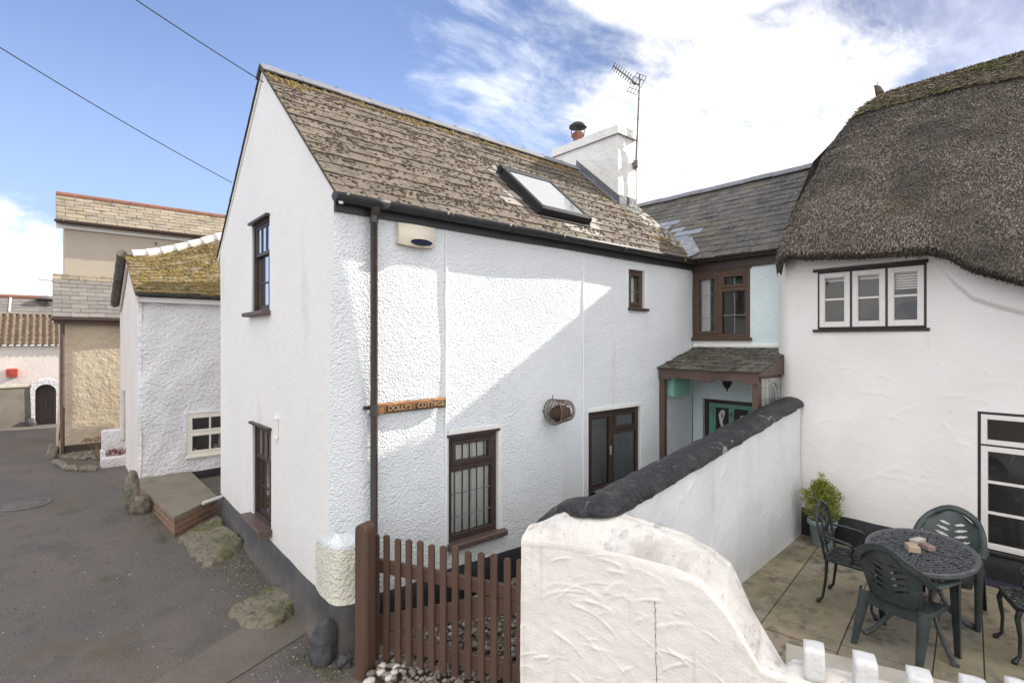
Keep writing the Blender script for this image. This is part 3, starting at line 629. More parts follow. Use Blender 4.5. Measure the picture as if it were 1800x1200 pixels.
# W1 : fanlight over a fixed leaded pane, vertical blinds
u0, u1, z0, z1 = W1
mb = MB(); ring_frame(mb, FF, u0+.003, u1-.003, z0+.02, z1-.003, .06, -.10, -.035); mb.fbox(FF, u0+.063, u1-.063, 1.375, 1.44, -.10, -.036, 0, .004)
ring_frame(mb, FF, u0+.063, u1-.063, 1.44, z1-.063, .045, -.09, -.022); mb.fbox(FF, u0-.02, u1+.02, z1-.012, z1+.012, -.03, .012)
w = mb.build('ground_window', BROWN, cot)
mb = MB(); pane_quad(mb, FF, u0+.05, u1-.05, z0+.07, 1.39, -.062); pane_quad(mb, FF, u0+.1, u1-.1, 1.47, z1-.1, -.05); mb.build('pane', GLASS, w)
mb = MB(); leadlines(mb, FF, u0+.06, u1-.06, z0+.08, 1.38, [(u0+u1)/2], [.90, 1.14], -.060); leadlines(mb, FF, u0+.1, u1-.1, 1.485, z1-.108, [(u0+u1)/2], [], -.048); mb.build('leading', LEADING, w)
mb = MB(); rnd = random.Random(4)
for k in range(6):
    uc = u0+.09+.098*k; a = rnd.uniform(.15, .45); O_ = V((uc, .098, 0)); U_ = V((math.cos(a), math.sin(a), 0))
    mb.fbox((O_, U_, Z_, V((math.sin(a), -math.cos(a), 0))), -.0475, .0475, .70+(0.0), 1.72, 0, .003)
mb.build('blind', BLIND, w)
mb = MB(); mb.fbox(FF, u0-.015, u1+.085, z0-.045, z0+.018, -.10, .075, 0, .012); mb.build('sill', SILLB, w)
mb = MB(); mb.fbox(FF, u0-.0, u1+.06, z1+.012, z1+.06, -.003, .006, 0, .003); mb.fbox(FF, u1+.003, u1+.06, z0+.02, z1+.012, -.003, .0055, 0, .003); mb.build('surround', REVEAL, w)
# W2 : casement + vent, dark venetian blinds
u0, u1, z0, z1 = W2; um = u0+.54
mb = MB(); ring_frame(mb, FF, u0+.003, u1-.003, z0+.0, z1-.003, .05, -.10, -.035); mb.fbox(FF, um-.03, um+.03, z0+.05, z1-.053, -.10, -.034, 0, .004)
mb.fbox(FF, um+.03, u1-.053, 1.46, 1.52, -.10, -.036, 0, .004); ring_frame(mb, FF, um+.03, u1-.053, 1.52, z1-.053, .04, -.09, -.022); ring_frame(mb, FF, u0+.053, um-.03, z0+.05, z1-.053, .045, -.09, -.022)
w = mb.build('passage_window', BROWN, cot)
mb = MB(); pane_quad(mb, FF, u0+.09, um-.07, z0+.09, z1-.09, -.05); pane_quad(mb, FF, um+.02, u1-.05, z0+.04, 1.47, -.06); pane_quad(mb, FF, um+.06, u1-.09, 1.55, z1-.09, -.05); mb.build('pane', GLASSD, w)
mb = MB()
k = 0
while z0+.05+k*.029 < z1-.05:
    zz = z0+.05+k*.029; mb.add([V((u0+.02, .075, zz)), V((u1-.02, .075, zz)), V((u1-.02,   .080, zz+.013)), V((u0+.02, .080, zz+.013))], [(0, 1, 2, 3)]); k += 1
mb.build('blind', BLINDD, w)
mb = MB(); mb.fbox(FF, um-.075, um-.06, 1.2, 1.32, -.022, -.005); mb.build('handle', CHROME, w)
mb = MB(); mb.fbox(FF, u0-.02, u1+.06, z1, z1+.05, -.003, .006, 0, .003); mb.fbox(FF, u1+.003, u1+.06, z0, z1, -.003, .0055, 0, .003); mb.build('surround', REVEAL, w)
# W3 : small upper casement
u0, u1, z0, z1 = W3
mb = MB(); ring_frame(mb, FF, u0+.003, u1-.003, z0+.015, z1-.003, .045, -.10, -.035); ring_frame(mb, FF, u0+.048, u1-.048, z0+.06, z1-.048, .04, -.09, -.022)
w = mb.build('small_window', BROWN2, cot)
mb = MB(); pane_quad(mb, FF, u0+.08, u1-.08, z0+.09, z1-.08, -.05); mb.build('pane', GLASS, w)
mb = MB(); leadlines(mb, FF, u0+.088, u1-.088, z0+.1, z1-.088, [], [z0+.25], -.048); mb.build('leading', LEADING, w)
mb = MB(); mb.fbox((V((0, .125, 0)), X_, Z_, -Y_), u0-.02, u1-.09, z0, z1-.02, 0, .004); mb.build('blind', CURTAIN, w)
mb = MB(); mb.fbox(FF, u0-.02, u1+.05, z0-.02, z0+.018, -.10, .055, 0, .008); mb.build('sill', BROWN, w)
mb = MB(); mb.fbox(FF, u1+.003, u1+.05, z0+.02, z1+.0, -.003, .005, 0, .002); mb.build('surround', REVEAL, w)
# sash windows of the gable
def sash(O, label, lo):
    root_w = None
    fr = frame(O-X_*.04, Y_, -X_); wd, ht = .72, (1.105 if not lo else 1.145); mr = ht*.645
    mb = MB(); ring_frame(mb, fr, .003, wd-.003, .02, ht-.003, .045, -.125, -.055, 0, .03)
    mb.fbox(fr, -.01, wd+.01, ht-.015, ht+.012, -.06, .01)
    ring_frame(mb, fr, .048, wd-.048, mr-.02, ht-.048, .035, -.10, -.07, 0, .045)           # upper sash
    for k in (1, 2): u = .083+(wd-.166)*k/3; mb.fbox(fr, u-.011, u+.011, mr+.025, ht-.083, -.097, -.073, 0, .003)
    ring_frame(mb, fr, .048, wd-.048, .05, mr+.02, .035, -.122, -.101, 0, .055)            # lower sash
    for k in (1, 2): u = .083+(wd-.166)*k/3; mb.fbox(fr, u-.011, u+.011, .105, mr-.015, -.119, -.103, 0, .003)
    mb.fbox(fr, .083, wd-.083, mr*.52-.011, mr*.52+.011, -.119, -.1015, 0, .003)
    w = mb.build('sash_window', BROWN, cot)
    mb = MB(); pane_quad(mb, fr, .075, wd-.075, mr+.02, ht-.075, -.085); pane_quad(mb, fr, .075, wd-.075, .1, mr-.01, -.111); mb.build('pane', GLASS, w)
    mb = MB()
    if lo: mb.fbox(fr, -.02, wd+.09, -.03, .02, -.125, .10, 0, .012); mb.fbox(fr, -.02, wd+.09, -.075, -.03, -.02, .05, 0, .01)
    else: mb.fbox(fr, -.035, wd+.09, -.03, .02, -.125, .06, 0, .01)
    mb.build('sill', SILLB, w)
    mb = MB()
    for a, b in ((.05, wd-.05),):
        mb.grid(lambda i, j: O+Y_*(a+(b-a)*i/30)+Z_*(.05+(ht-.1)*j/4)+X_*(.115+.008*math.sin(i*1.9)), 30, 4, 0, True)
    mb.build('curtain', CURTAIN, w)
    return w
sash(V((0, G1[0], G1[2])), 'upper', False); sash(V((0, G2[0], G2[2])), 'lower', True)
# ---- skylight
Ks = PF(0, 0); SF = (Ks, X_, VF, NF)
mb = MB(); ring_frame(mb, SF, SKX0-.03, SKX1+.03, SKV0-.03, SKV1+.03, .042, -.05, .125, 0, .06, .010)
mb.fbox(SF, SKX0-.05, SKX1+.05, SKV1-.02, SKV1+.06, -.01, .135, 0, .012); mb.fbox(SF, SKX0-.03, SKX1+.03, SKV0-.08, SKV0-.028, -.01, .03, 0, .008)
for u in (SKX0-.06, SKX1+.03): mb.fbox(SF, u, u+.03, SKV0-.02, SKV1+.04, -.01, .045, 0, .006)
sky_w = mb.build('skylight', M('matt black skylight frame', (.018, .018, .020), .6, [], [('noise', 60, .001)], spec=.3), cot)
mb = MB(); ring_frame(mb, SF, SKX0+.012, SKX1-.012, SKV0+.03, SKV1-.02, .016, .08, .128, 0, .02, .004); mb.build('sash_trim', M('dark grey sash trim', (.07, .07, .075), .4, [], []), sky_w)
mb = MB(); pane_quad(mb, SF, SKX0+.015, SKX1-.015, SKV0+.035, SKV1-.02, .115); mb.build('pane', GLASS, sky_w)
mb = MB(); mb.fbox(SF, SKX0+.015, SKX1-.015, SKV0+.035, SKV1-.02, .10, .105); mb.build('blind', FABRICW, sky_w)
# ---- chimney
cx0, cx1, cy0, cy1, ctop = 5.44, 5.93, 1.12, 2.66, 6.43
mb = MB()
def chim(x0, x1, y0, y1, z0, z1, seed):
    fr_ = [(V((x0, y0, 0)), Y_, y1-y0, -X_), (V((x0, y0, 0)), X_, x1-x0, -Y_), (V((x1, y0, 0)), Y_, y1-y0, X_), (V((x0, y1, 0)), X_, x1-x0, Y_)]
    b = .025
    nu, nv = 10, 8
    for O_, U_, L_, N_ in fr_:
        mb.grid(lambda i, j: O_+U_*(L_*i/nu)+Z_*(z0+(z1-z0)*j/nv)+N_*(0 if i in (0, nu) else .012*mnoise.noise(V((O_.x*3+i*.6, O_.y*3+j*.6, seed)))), nu, nv, 0, True)
    mb.add([V((x0, y0, z1)), V((x1, y0, z1)), V((x1, y1, z1)), V((x0, y1, z1))], [(0, 1, 2, 3)])
chim(cx0, cx1, cy0, cy1, 4.7, 6.02, 1); chim(cx0+.015, cx1-.015, cy0+.015, cy1-.015, 6.0, 6.3, 2); chim(cx0-.03, cx1+.02, cy0-.03, cy1+.03, 6.285, ctop, 3)
ch = mb.build('chimney', CHIMW, cot)
mb = MB(); mb.lathe([(.0, 6.60), (.11, 6.60), (.125, 6.63), (.125, 6.58)][:1]+[(.12, 6.42), (.115, 6.50), (.092, 6.53), (.088, 6.60), (.112, 6.62), (.118, 6.66), (.105, 6.69), (.075, 6.69), (.07, 6.6)], (5.69, 2.26, 0), 18); mb.build('chimney_pot', TERRA, ch)
mb = MB(); mb.lathe([(.17, 6.80), (.165, 6.83), (.10, 6.88), (.0, 6.905)], (5.69, 2.26, 0), 22); mb.lathe([(.0, 6.795), (.17, 6.80)], (5.69, 2.26, 0), 22)
for k in range(4):
    a = k*PI/2+.4; mb.tube([(5.69+.12*math.cos(a), 2.26+.12*math.sin(a), 6.62), (5.69+.14*math.cos(a), 2.26+.14*math.sin(a), 6.81)], .008, 5)
mb.build('chimney_cowl', BLACKF, ch)
mb = MB(); zf = lambda y: EZ+SL*(HALF-abs(y-HALF))
ysx = [cy0-.04, 1.4, 1.7, HALF]
mb.add([V((cx0-.012, y, zf(y)+o)) for o in (-.05, .16) for y in ysx], [(i, i+1, 5+i, 4+i) for i in range(3)])
mb.add([V((cx0-.16, y, zf(y)+.034)) for y in ysx]+[V((cx0-.012, y, zf(y)+.05)) for y in ysx], [(i, 4+i, 5+i, 1+i) for i in range(3)])
mb.add([V((x, cy0-.012, zf(cy0)+o)) for o in (-.06, .16) for x in (cx0-.012, cx1+.02)], [(0, 1, 3, 2)])
mb.add([V((cx0-.012, cy0-.012, zf(cy0)-.0)), V((cx1+.05, cy0-.012, zf(cy0))), V((cx1+.05, cy0-.16, zf(cy0-.16)+.035)), V((cx0-.1, cy0-.16, zf(cy0-.16)+.035))], [(0, 1, 2, 3)])
mb.build('flashing', LEAD, ch)
# ================================================================== SLATE-ROOFED WING WITH THE GREEN DOOR
WX = 5.92
wing = thing('rear_wing', 'pale aqua house wing in the corner, with dark slate roof and mint green door', 'house', (6.8, -.7, 0))
WF = frame((WX, 0, 0), -Y_, -X_)
WW = (0.0, .925, 2.77, 3.81); WD = (.17, 1.03, .10, 1.83)
mb = MB(); wall(mb, WF, 0, 1.5, -.05, 3.98, [WW, WD], .12, lambda u, z: .012*np.sin(u*4+z*2)*np.clip(u-.95, 0, 1)*2, .12, 0, 0)
mb.add([V((9.6, 2.5, 0)), V((9.6, -1.5, 0)), V((9.6, -1.5, 4.05)), V((9.6, 2.5, 4.05))], [(0, 1, 2, 3)]); mb.add([V((6, 2.5, 0)), V((9.6, 2.5, 0)), V((9.6, 2.5, 4.05)), V((7.7, 2.5, 5.6)), V((6, 2.5, 4.1))], [(0, 1, 2, 3, 4)])
mb.build('wall', AQUA, wing)
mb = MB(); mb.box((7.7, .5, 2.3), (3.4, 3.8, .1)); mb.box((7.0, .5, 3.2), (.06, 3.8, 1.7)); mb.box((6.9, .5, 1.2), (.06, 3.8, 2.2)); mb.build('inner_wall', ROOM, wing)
mb = MB(); mb.fbox(WF, .01, 1.48, 2.635, 2.70, -.01, .035, 0, .015); mb.fbox(WF, 0.01, .93, 2.70, 2.745, -.01, .012, 0, .006); mb.build('plaster_lip', REVEAL, wing)
mb = MB(); mb.fbox(WF, 0.0, 1.52, 3.835, 3.965, .005, .035, 0, .004); mb.fbox(WF, -.0, 1.52, 3.965, 4.02, .005, .15, 0, .004); mb.build('fascia', BROWN, wing)
mb = MB(); wsl = (5.65-4.05)/(7.7-5.75); wl = math.hypot(1, wsl); VW = V((1/wl, 0, wsl/wl)); NW = V((-wsl/wl, 0, 1/wl)); OW = V((5.70, 2.6, 4.05-.05*wsl)); LW = (7.7-5.70)*wl
PW = lambda u, v: OW-Y_*u+VW*v
nb = [onP(x, y, OW, NW) for x, y in ((1192, 405), (1205, 412), (1222, 408), (1172, 395))]
def wskip(u, v):
    p = PW(u, v); return p.x < 6.05 and p.y > 0.05 and EZ+SL*min(p.y, HALF) > p.z+.06
mb.add([PW(0, 0)-NW*.02, PW(5, 0)-NW*.02, PW(5, LW)-NW*.02, PW(0, LW)-NW*.02], [(0, 1, 2, 3)], 2)
slates(mb, PW, NW, 4.9, LW-.02, .26, .17, 14, wskip, lambda u, v, r: min((PW(u, v)-q).length for q in nb) < .15, .008, 1.2)
o2 = V((9.7, 2.6, 4.0)); mb.add([o2, o2-Y_*5, V((7.7, -2.4, 5.65)), V((7.7, 2.6, 5.65))], [(0, 1, 2, 3)], 2)
wr = mb.build('roof', [SLATE_DK, SLATE_BLUE, SOIL], wing)
mb = MB(); y = 2.6; rnd = random.Random(8)
while y > -1.6:
    b = V((7.7, y, 5.69+rnd.uniform(-.004, .004)))
    for s in (-1, 1): mb.prism([b, b-Y_*.44, b-Y_*.44+V((s*.15, 0, -.11)), b+V((s*.15, 0, -.11))], V((s*.012, 0, .014)))
    y -= .45
mb.build('ridge_tiles', RIDGE, wr)
mb = MB()      # lead valley where the two roofs meet
mb.grid(lambda i, j: V((5.70+.42*i/10, -.06+.42*i/10*.93, 4.055+.36*i/10))+V((.08, -.08, .03))*(j-1.5)+V((0, 0, .025*abs(j-1.5)+.012*mnoise.noise(V((i*1.7, j*2.3, 1))))), 10, 3, 0, True)
mb.build('lead_valley', M('pale valley lead', (.22, .23, .25), .5, [((.42, .43, .45), 9, .5, .7), ((.13, .13, .14), 14, .55, .7)], [('noise', 20, .02)]), wr)
# corner window
u0, u1, z0, z1 = WW; um = .455
mb = MB(); ring_frame(mb, WF, u0+.003, u1-.003, z0+.02, z1-.003, .055, -.08, .012); mb.fbox(WF, um-.035, um+.035, z0+.075, z1-.058, -.08, .013, 0, .004)
mb.fbox(WF, um+.035, u1-.058, 3.49, 3.55, -.08, .011, 0, .004)
ring_frame(mb, WF, u0+.058, um-.035, z0+.075, z1-.058, .045, -.07, .022); ring_frame(mb, WF, um+.035, u1-.058, 3.55, z1-.058, .042, -.07, .022); mb.fbox(WF, u0, u1+.02, z1-.003, 3.84, -.02, .016)
w = mb.build('corner_window', BROWN2, wing)
mb = MB(); pane_quad(mb, WF, u0+.1, um-.075, z0+.11, z1-.1, -.02); pane_quad(mb, WF, um+.03, u1-.05, z0+.07, 3.50, -.03); pane_quad(mb, WF, um+.07, u1-.095, 3.58, z1-.095, -.02); mb.build('pane', GLASS, w)
mb = MB(); leadlines(mb, WF, u0+.1, um-.08, z0+.12, z1-.1, [.29], [3.10, 3.45], -.018); leadlines(mb, WF, um+.035, u1-.058, z0+.075, 3.49, [.68], [3.13], -.028); leadlines(mb, WF, um+.08, u1-.1, 3.592, z1-.1, [.68], [], -.018); mb.build('leading', LEADING, w)
mb = MB(); mb.fbox(WF, -.0, u1+.03, z0-.03, z0+.022, -.08, .06, 0, .008); mb.build('sill', BROWN2, w)
mb = MB(); mb.grid(lambda i, j: V((WX+.11+.010*math.sin(i*1.7), -.06-.19*i/10, 2.8+1.0*j/2)), 10, 2, 0, True); mb.build('curtain', CURTAIN, w)
# front door
mb = MB(); DX = (V((WX+.085, 0, 0)), -Y_, Z_, -X_)
mb.fbox(DX, .235, .965, .12, 1.77, -.04, 0); ring_frame(mb, DX, .235, .965, .12, 1.77, .07, 0, .012, 0); mb.fbox(DX, .565, .635, .9, 1.67, 0, .0115); mb.fbox(DX, .335, .865, .82, .95, 0, .011)
door = mb.build('front_door', DOORG, wing)
mb = MB(); ring_frame(mb, DX, .172, 1.028, .10, 1.828, .062, -.03, .03, 0, .02); mb.build('door_frame', BROWN, door)
for a, b in ((.345, .555), (.645, .855)):
    mb = MB(); mb.fbox(DX, a, b, .97, 1.70, 0, .006); mb.build('door_panel', DARKP, door)
def flower(uc, zc, s):
    mb = MB(); pts = [(-.03, .10), (.0, .13), (.045, .125), (.055, .07), (.03, .01), (.012, -.06), (.02, -.13), (-.005, -.15), (-.03, -.10), (-.045, -.02), (-.055, .05)]
    mb.prism([V((WX+.078, -(uc+p[0]*s), zc+p[1]*s)) for p in pts], X_*-.004)
    mb.prism([V((WX+.0735, -(uc+p[0]*s), zc+p[1]*s)) for p in ((.0, .09), (.018, .05), (.012, -.01), (-.012, .02))], X_*-.003, 1)
    mb.build('lily', [PETALW, BRASS], door)
flower(.45, 1.545, .95); flower(.76, 1.52, .7)
def text_mesh(body, size, mat_fn, depth=.004):
    cu = bpy.data.curves.new('t', 'FONT'); cu.body = body; cu.size = size; cu.extrude = depth; cu.align_x = 'CENTER'; cu.align_y = 'CENTER'
    ob = bpy.data.objects.new('t', cu); col.objects.link(ob); dg = bpy.context.evaluated_depsgraph_get(); me = ob.evaluated_get(dg).to_mesh()
    vs = [mat_fn(v.co) for v in me.vertices]; fs = [tuple(p.vertices) for p in me.polygons]; bpy.data.objects.remove(ob)
    mb = MB(); mb.add(vs, fs); return mb
text_mesh('4', .13, lambda c: V((WX+.070-c.z, -(.60+c.x), 1.60+c.y))).build('numeral', BRASS, door)
mb = MB(); mb.box((WX+.065, -.60, 1.45), (.02, .022, .07), bev=.004); mb.tube([(WX+.055, -.60, 1.47), (WX+.04, -.60, 1.44), (WX+.055, -.60, 1.41)], .007, 6); mb.build('knocker', BRASS, door)

# ================================================================== PORCH
porch = thing('porch', 'open porch with slate lean-to roof and scalloped brown beam over the green door', 'porch', (5.4, -.72, .1))
BX = 4.97; rsl = (2.615-2.335)/(WX-4.90)
VP_ = V((1, 0, rsl)).normalized(); NP_ = V((-rsl, 0, 1)).normalized(); OP_ = V((4.89, -.012, 2.335)); LP_ = (WX-.005-4.89)/VP_.x
mb = MB(); PP = lambda u, v: OP_-Y_*u+VP_*v
mb.add([PP(0, 0), PP(1.5, 0), PP(1.5, LP_), PP(0, LP_)], [(0, 1, 2, 3)], 1); mb.add([PP(0, .16)-Z_*.05, PP(1.48, .16)-Z_*.05, PP(1.48, LP_)-Z_*.05, PP(0, LP_)-Z_*.05], [(3, 2, 1, 0)], 2)
slates(mb, PP, NP_, 1.5, LP_-.01, .25, .15, 21, None, None, .01, 1.8)
pr = mb.build('roof', [SLATE_DK, SOIL, REVEAL], porch)
mb = MB(); mossclumps(mb, PP, NP_, 1.48, LP_, 260, 22, lambda u, v: max(0, .5+mnoise.noise(V((u*3, v*5, 0)))), .015, .04); tag(mb.build('roof_moss', MOSS, pr), kind='stuff')
mb = MB(); prof = []
for k in range(41):
    u = .02+1.46*k/40; t = (k/40*4) % 1; prof.append((u, 2.175+.0*t+(.03*abs(math.sin(PI*k/40*2.0))**.8 if 4 < k < 36 else 0)-(.02 if 18 <= k <= 22 else 0)))
mb.prism([V((BX, -u, z)) for u, z in prof]+[V((BX, -1.48, 2.335)), V((BX, -.02, 2.335))], X_*-.035); mb.build('beam', PORCHB, porch)
mb = MB(); mb.prism([V((4.92, -1.485, 2.285)), V((WX-.02, -1.485, 2.285)), V((WX-.02, -1.485, 2.60)), V((4.92, -1.485, 2.33))], -Y_*.03); mb.build('bargeboard', PORCHB, porch)
for yy in (-.05, -1.43):
    mb = MB(); mb.box((BX+.03, yy, 1.15), (.075, .08, 2.12), bev=.006); mb.build('post', PORCHB, porch)
GFr = (V((0, -1.44, 0)), X_, Z_, -Y_)
mb = MB(); ring_frame(mb, GFr, 5.05, 5.90, 1.2, 2.283, .04, -.02, .02); sp = mb.build('side_panel', PORCHB, porch)
mb = MB(); mb.fbox(GFr, 5.09, 5.86, 1.24, 2.25, -.004, .003); mb.build('pane', OBSC, sp)
mb = MB(); leadlines(mb, GFr, 5.1, 5.85, 1.25, 2.245, [5.22, 5.34, 5.61, 5.73], [1.45, 1.62, 1.8, 1.97, 2.12], .003)
ring = [V((5.475+.12*math.cos(k*PI/8), -1.449, 1.98+.2*math.sin(k*PI/8))) for k in range(17)]; mb.tube(ring, .006, 5, caps=False); mb.build('leading', LEADING, sp)
mb = MB(); mb.prism([V((5.475+.075*math.cos(k*PI/8), -1.4435, 1.98+.14*math.sin(k*PI/8))) for k in range(16)], -Y_*.003); mb.build('roundel', OBSCP, sp)
mb = MB(); mb.box((5.30, -.10, 2.04), (.46, .17, .24), bev=.006); mb.box((5.33, -.12, 2.205), (.58, .2, .085), bev=.006); mb.build('meter_cupboard', GREEN, porch)
# lantern hanging under the porch ceiling
p = onX(1278, 668, 5.35); mb = MB()
mb.tube([p+Z_*.0, p+Z_*.17], .008, 6); mb.lathe([(.0, .03), (.05, .02), (.075, -.01), (.07, -.02), (.045, -.09), (.03, -.10), (.03, -.115), (.0, -.12)], p, 12); mb.lathe([(.0, -.115), (.012, -.12), (.014, -.15), (0, -.16)], p, 8)
single(mb, 'lantern', BLACKF, 'small black lantern hanging under the porch roof', 'lantern')

# ================================================================== TROWEL WORK
def strokes(rnd, n, ur, zr, rr=(.12, .5), h=(.003, .007), ax=PI/2, spread=.9):
    out = []
    for _ in range(n):
        a0 = ax+rnd.uniform(-spread, spread)-.5; out.append((rnd.uniform(*ur), rnd.uniform(*zr), rnd.uniform(*rr), a0, a0+rnd.uniform(.5, 1.3), rnd.uniform(*h), rnd.uniform(.003, .0075), rnd.uniform(.55, 1)))
    return out
def trowel(u, z, st):
    d = np.zeros_like(u)
    for cu, cz, r, a0, a1, h, w, sq in st:
        x = u-cu; y = (z-cz)/sq; rho = np.hypot(x, y); an = np.arctan2(y, x)
        am = (a0+a1)/2; da = np.abs((an-am+PI) % (2*PI)-PI); half = (a1-a0)/2
        win = np.clip((half-da)/(.25*half), 0, 1)
        e = rho-r
        d += h*win*np.where(e > 0, np.exp(-(e/w)**2), np.exp(-(e/(w*3.2))**2))
    return d
def wav(u, z, a, s):
    return a*(np.sin(u*s+1.3*np.sin(z*s*.7))*np.cos(z*s*.9+.8*np.sin(u*s*.6)))

# ================================================================== THATCHED HOUSE
TX = 5.62
th = thing('thatched_house', 'white cottage under a thick dark thatched roof with white casement windows', 'cottage', (7.5, -4, .2))
TF = frame((TX, 0, 0), -Y_, -X_)
TW = (1.94, 3.07, 2.885, 3.625); TD = (3.505, 4.92, .53, 1.985)
led = [onX(x, y, TX) for x, y in ((1633, 452), (1659, 477), (1681, 502), (1712, 528), (1760, 543), (1800, 553))]
lu = [-p.y for p in led]+[7]; lz = [p.z for p in led]+[led[-1].z-.6]
stt = strokes(random.Random(31), 75, (1.5, 6.2), (.5, 3.2), (.15, .6), (.003, .008))
def disp_th(u, z):
    d = trowel(u, z, stt)+wav(u, z, .012, 2.6)
    d -= .14*np.clip(1-(u-1.40)/.22, 0, 1)**2
    lzz = np.interp(u, lu, lz, left=9); d += .085*np.clip((z-lzz)/.03, 0, 1)
    d += .035*np.clip((z-3.66)/.02, 0, 1)*(u > 1.62)*(u < 3.0)*np.clip((u-1.62)/.08, 0, 1)
    return d
mb = MB(); wall(mb, TF, 1.40, 6.6, -.05, 4.0, [TW, TD], .021, disp_th, .07, 0, 0)
mb.add([V((TX+.14, -1.40, 0)), V((9.8, -1.40, 0)), V((9.8, -1.40, 5.2)), V((TX+.14, -1.40, 4.2))], [(3, 2, 1, 0)])
mb.add([V((TX, -6.6, 0)), V((9.8, -6.6, 0)), V((9.8, -6.6, 4.2)), V((TX, -6.6, 4.2))], [(0, 1, 2, 3)]); mb.add([V((9.8, -6.6, 0)), V((9.8, -1.4, 0)), V((9.8, -1.4, 4.2)), V((9.8, -6.6, 4.2))], [(0, 1, 2, 3)])
mb.build('wall', THATW, th)
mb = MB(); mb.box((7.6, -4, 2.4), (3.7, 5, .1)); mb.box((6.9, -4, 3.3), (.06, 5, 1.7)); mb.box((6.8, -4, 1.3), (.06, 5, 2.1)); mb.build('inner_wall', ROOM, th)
mb = MB(); mb.grid(lambda i, j: V((TX-[.0, .02, .03, .05][j]+.006*mnoise.noise(V((i*.9, j, 0))), -(1.44+5.1*i/60), [.545+.012*mnoise.noise(V((i*.5, 0, 0)))-.04*min(1, max(0, (i-18)/5)), .53-.04*min(1, max(0, (i-18)/5)), .35, .15][j])), 60, 3, 0, True); mb.build('plinth', PLINTHB, th)
mb = MB(); mb.box((TX-.07, -4.75, .215), (.18, 3.2, .05), bev=.012); single(mb, 'foot_step', RUGM, 'dark purple step along the foot of the thatched cottage wall', 'step')
# upper casement trio
u0, u1, z0, z1 = TW
mb = MB(); ring_frame(mb, TF, u0+.002, u1-.002, z0+.002, z1-.002, .022, -.06, .004); mb.fbox(TF, u0-.05, u1+.015, z1-.004, z1+.035, -.04, .022, 0, .004)
cw_ = (u1-u0-.044-2*.022)/3
for k in (1, 2): uu_ = u0+.022+cw_*k+.022*(k-1); mb.fbox(TF, uu_, uu_+.022, z0+.024, z1-.024, -.06, .003)
w = mb.build('casement_window', BLACKF, th)
for k in range(3):
    a = u0+.022+k*(cw_+.022)+.002; b = a+cw_-.004
    mb = MB(); ring_frame(mb, TF, a, b, z0+.026, z1-.026, .062, -.045, .012, 0, .07); mb.fbox(TF, a+.062, b-.062, (z0+z1)/2-.005, (z0+z1)/2+.02, -.03, .004, 0, .003); c = mb.build('casement', WHITEF, w)
mb = MB(); pane_quad(mb, TF, u0+.06, u1-.06, z0+.07, z1-.07, -.02); mb.build('pane', GLASS, w)
mb = MB()
for k in range(3):
    a = u0+.022+k*(cw_+.022)+.05
    for q in range(7 if k == 2 else 2): mb.fbox((V((TX+.075, 0, 0)), -Y_, Z_, -X_), a, a+cw_-.1, z1-.10-.03*q, z1-.082-.03*q, 0, .004)
mb.build('blind', BLIND, w)
mb = MB(); mb.fbox(TF, u0-.05, u1+.03, z0-.035, z0+.0, -.04, .03, 0, .006); mb.build('sill', BLACKF, w)
# big ground window
u0, u1, z0, z1 = TD
mb = MB(); ring_frame(mb, TF, u0+.002, u1-.002, z0+.002, z1-.002, .024, -.06, .004, 0, .01); mb.fbox(TF, u0+.026, u1-.026, 1.625, 1.64, -.05, .006)
w = mb.build('french_window', BLACKF, th)
mb = MB()
ring_frame(mb, TF, u0+.028, u1-.028, 1.642, z1-.028, .05, -.05, .012); ring_frame(mb, TF, u0+.028, u1-.028, z0+.012, 1.623, .055, -.05, .014, 0, .06)
n = 4; W_ = (u1-u0-.056-.10)
for k in range(1, n):
    uc = u0+.078+W_*k/n; mb.fbox(TF, uc-.016, uc+.016, 1.69, z1-.078, -.03, .006, 0, .003); mb.fbox(TF, uc-.016, uc+.016, z0+.07, 1.57, -.03, .006, 0, .003)
for k in (1, 2): zc = z0+.07+(1.57-z0-.07)*k/3; mb.fbox(TF, u0+.08, u1-.08, zc-.014, zc+.014, -.03, .005, 0, .003)
mb.build('glazing_frame', WHITEF, w)
mb = MB(); pane_quad(mb, TF, u0+.05, u1-.05, z0+.05, 1.6, -.015); pane_quad(mb, TF, u0+.05, u1-.05, 1.66, z1-.05, -.015); mb.build('pane', GLASSD, w)
mb = MB(); mb.fbox((V((TX+.12, 0, 0)), -Y_, Z_, -X_), u0+.08, u1-.08, 1.90, 1.925, 0, .003); mb.build('blind', BLIND, w)
mb = MB(); mb.fbox(TF, u0-.03, u1+.03, z0-.035, z0+.004, -.04, .05, 0, .008); mb.build('sill', BLACKF, w)
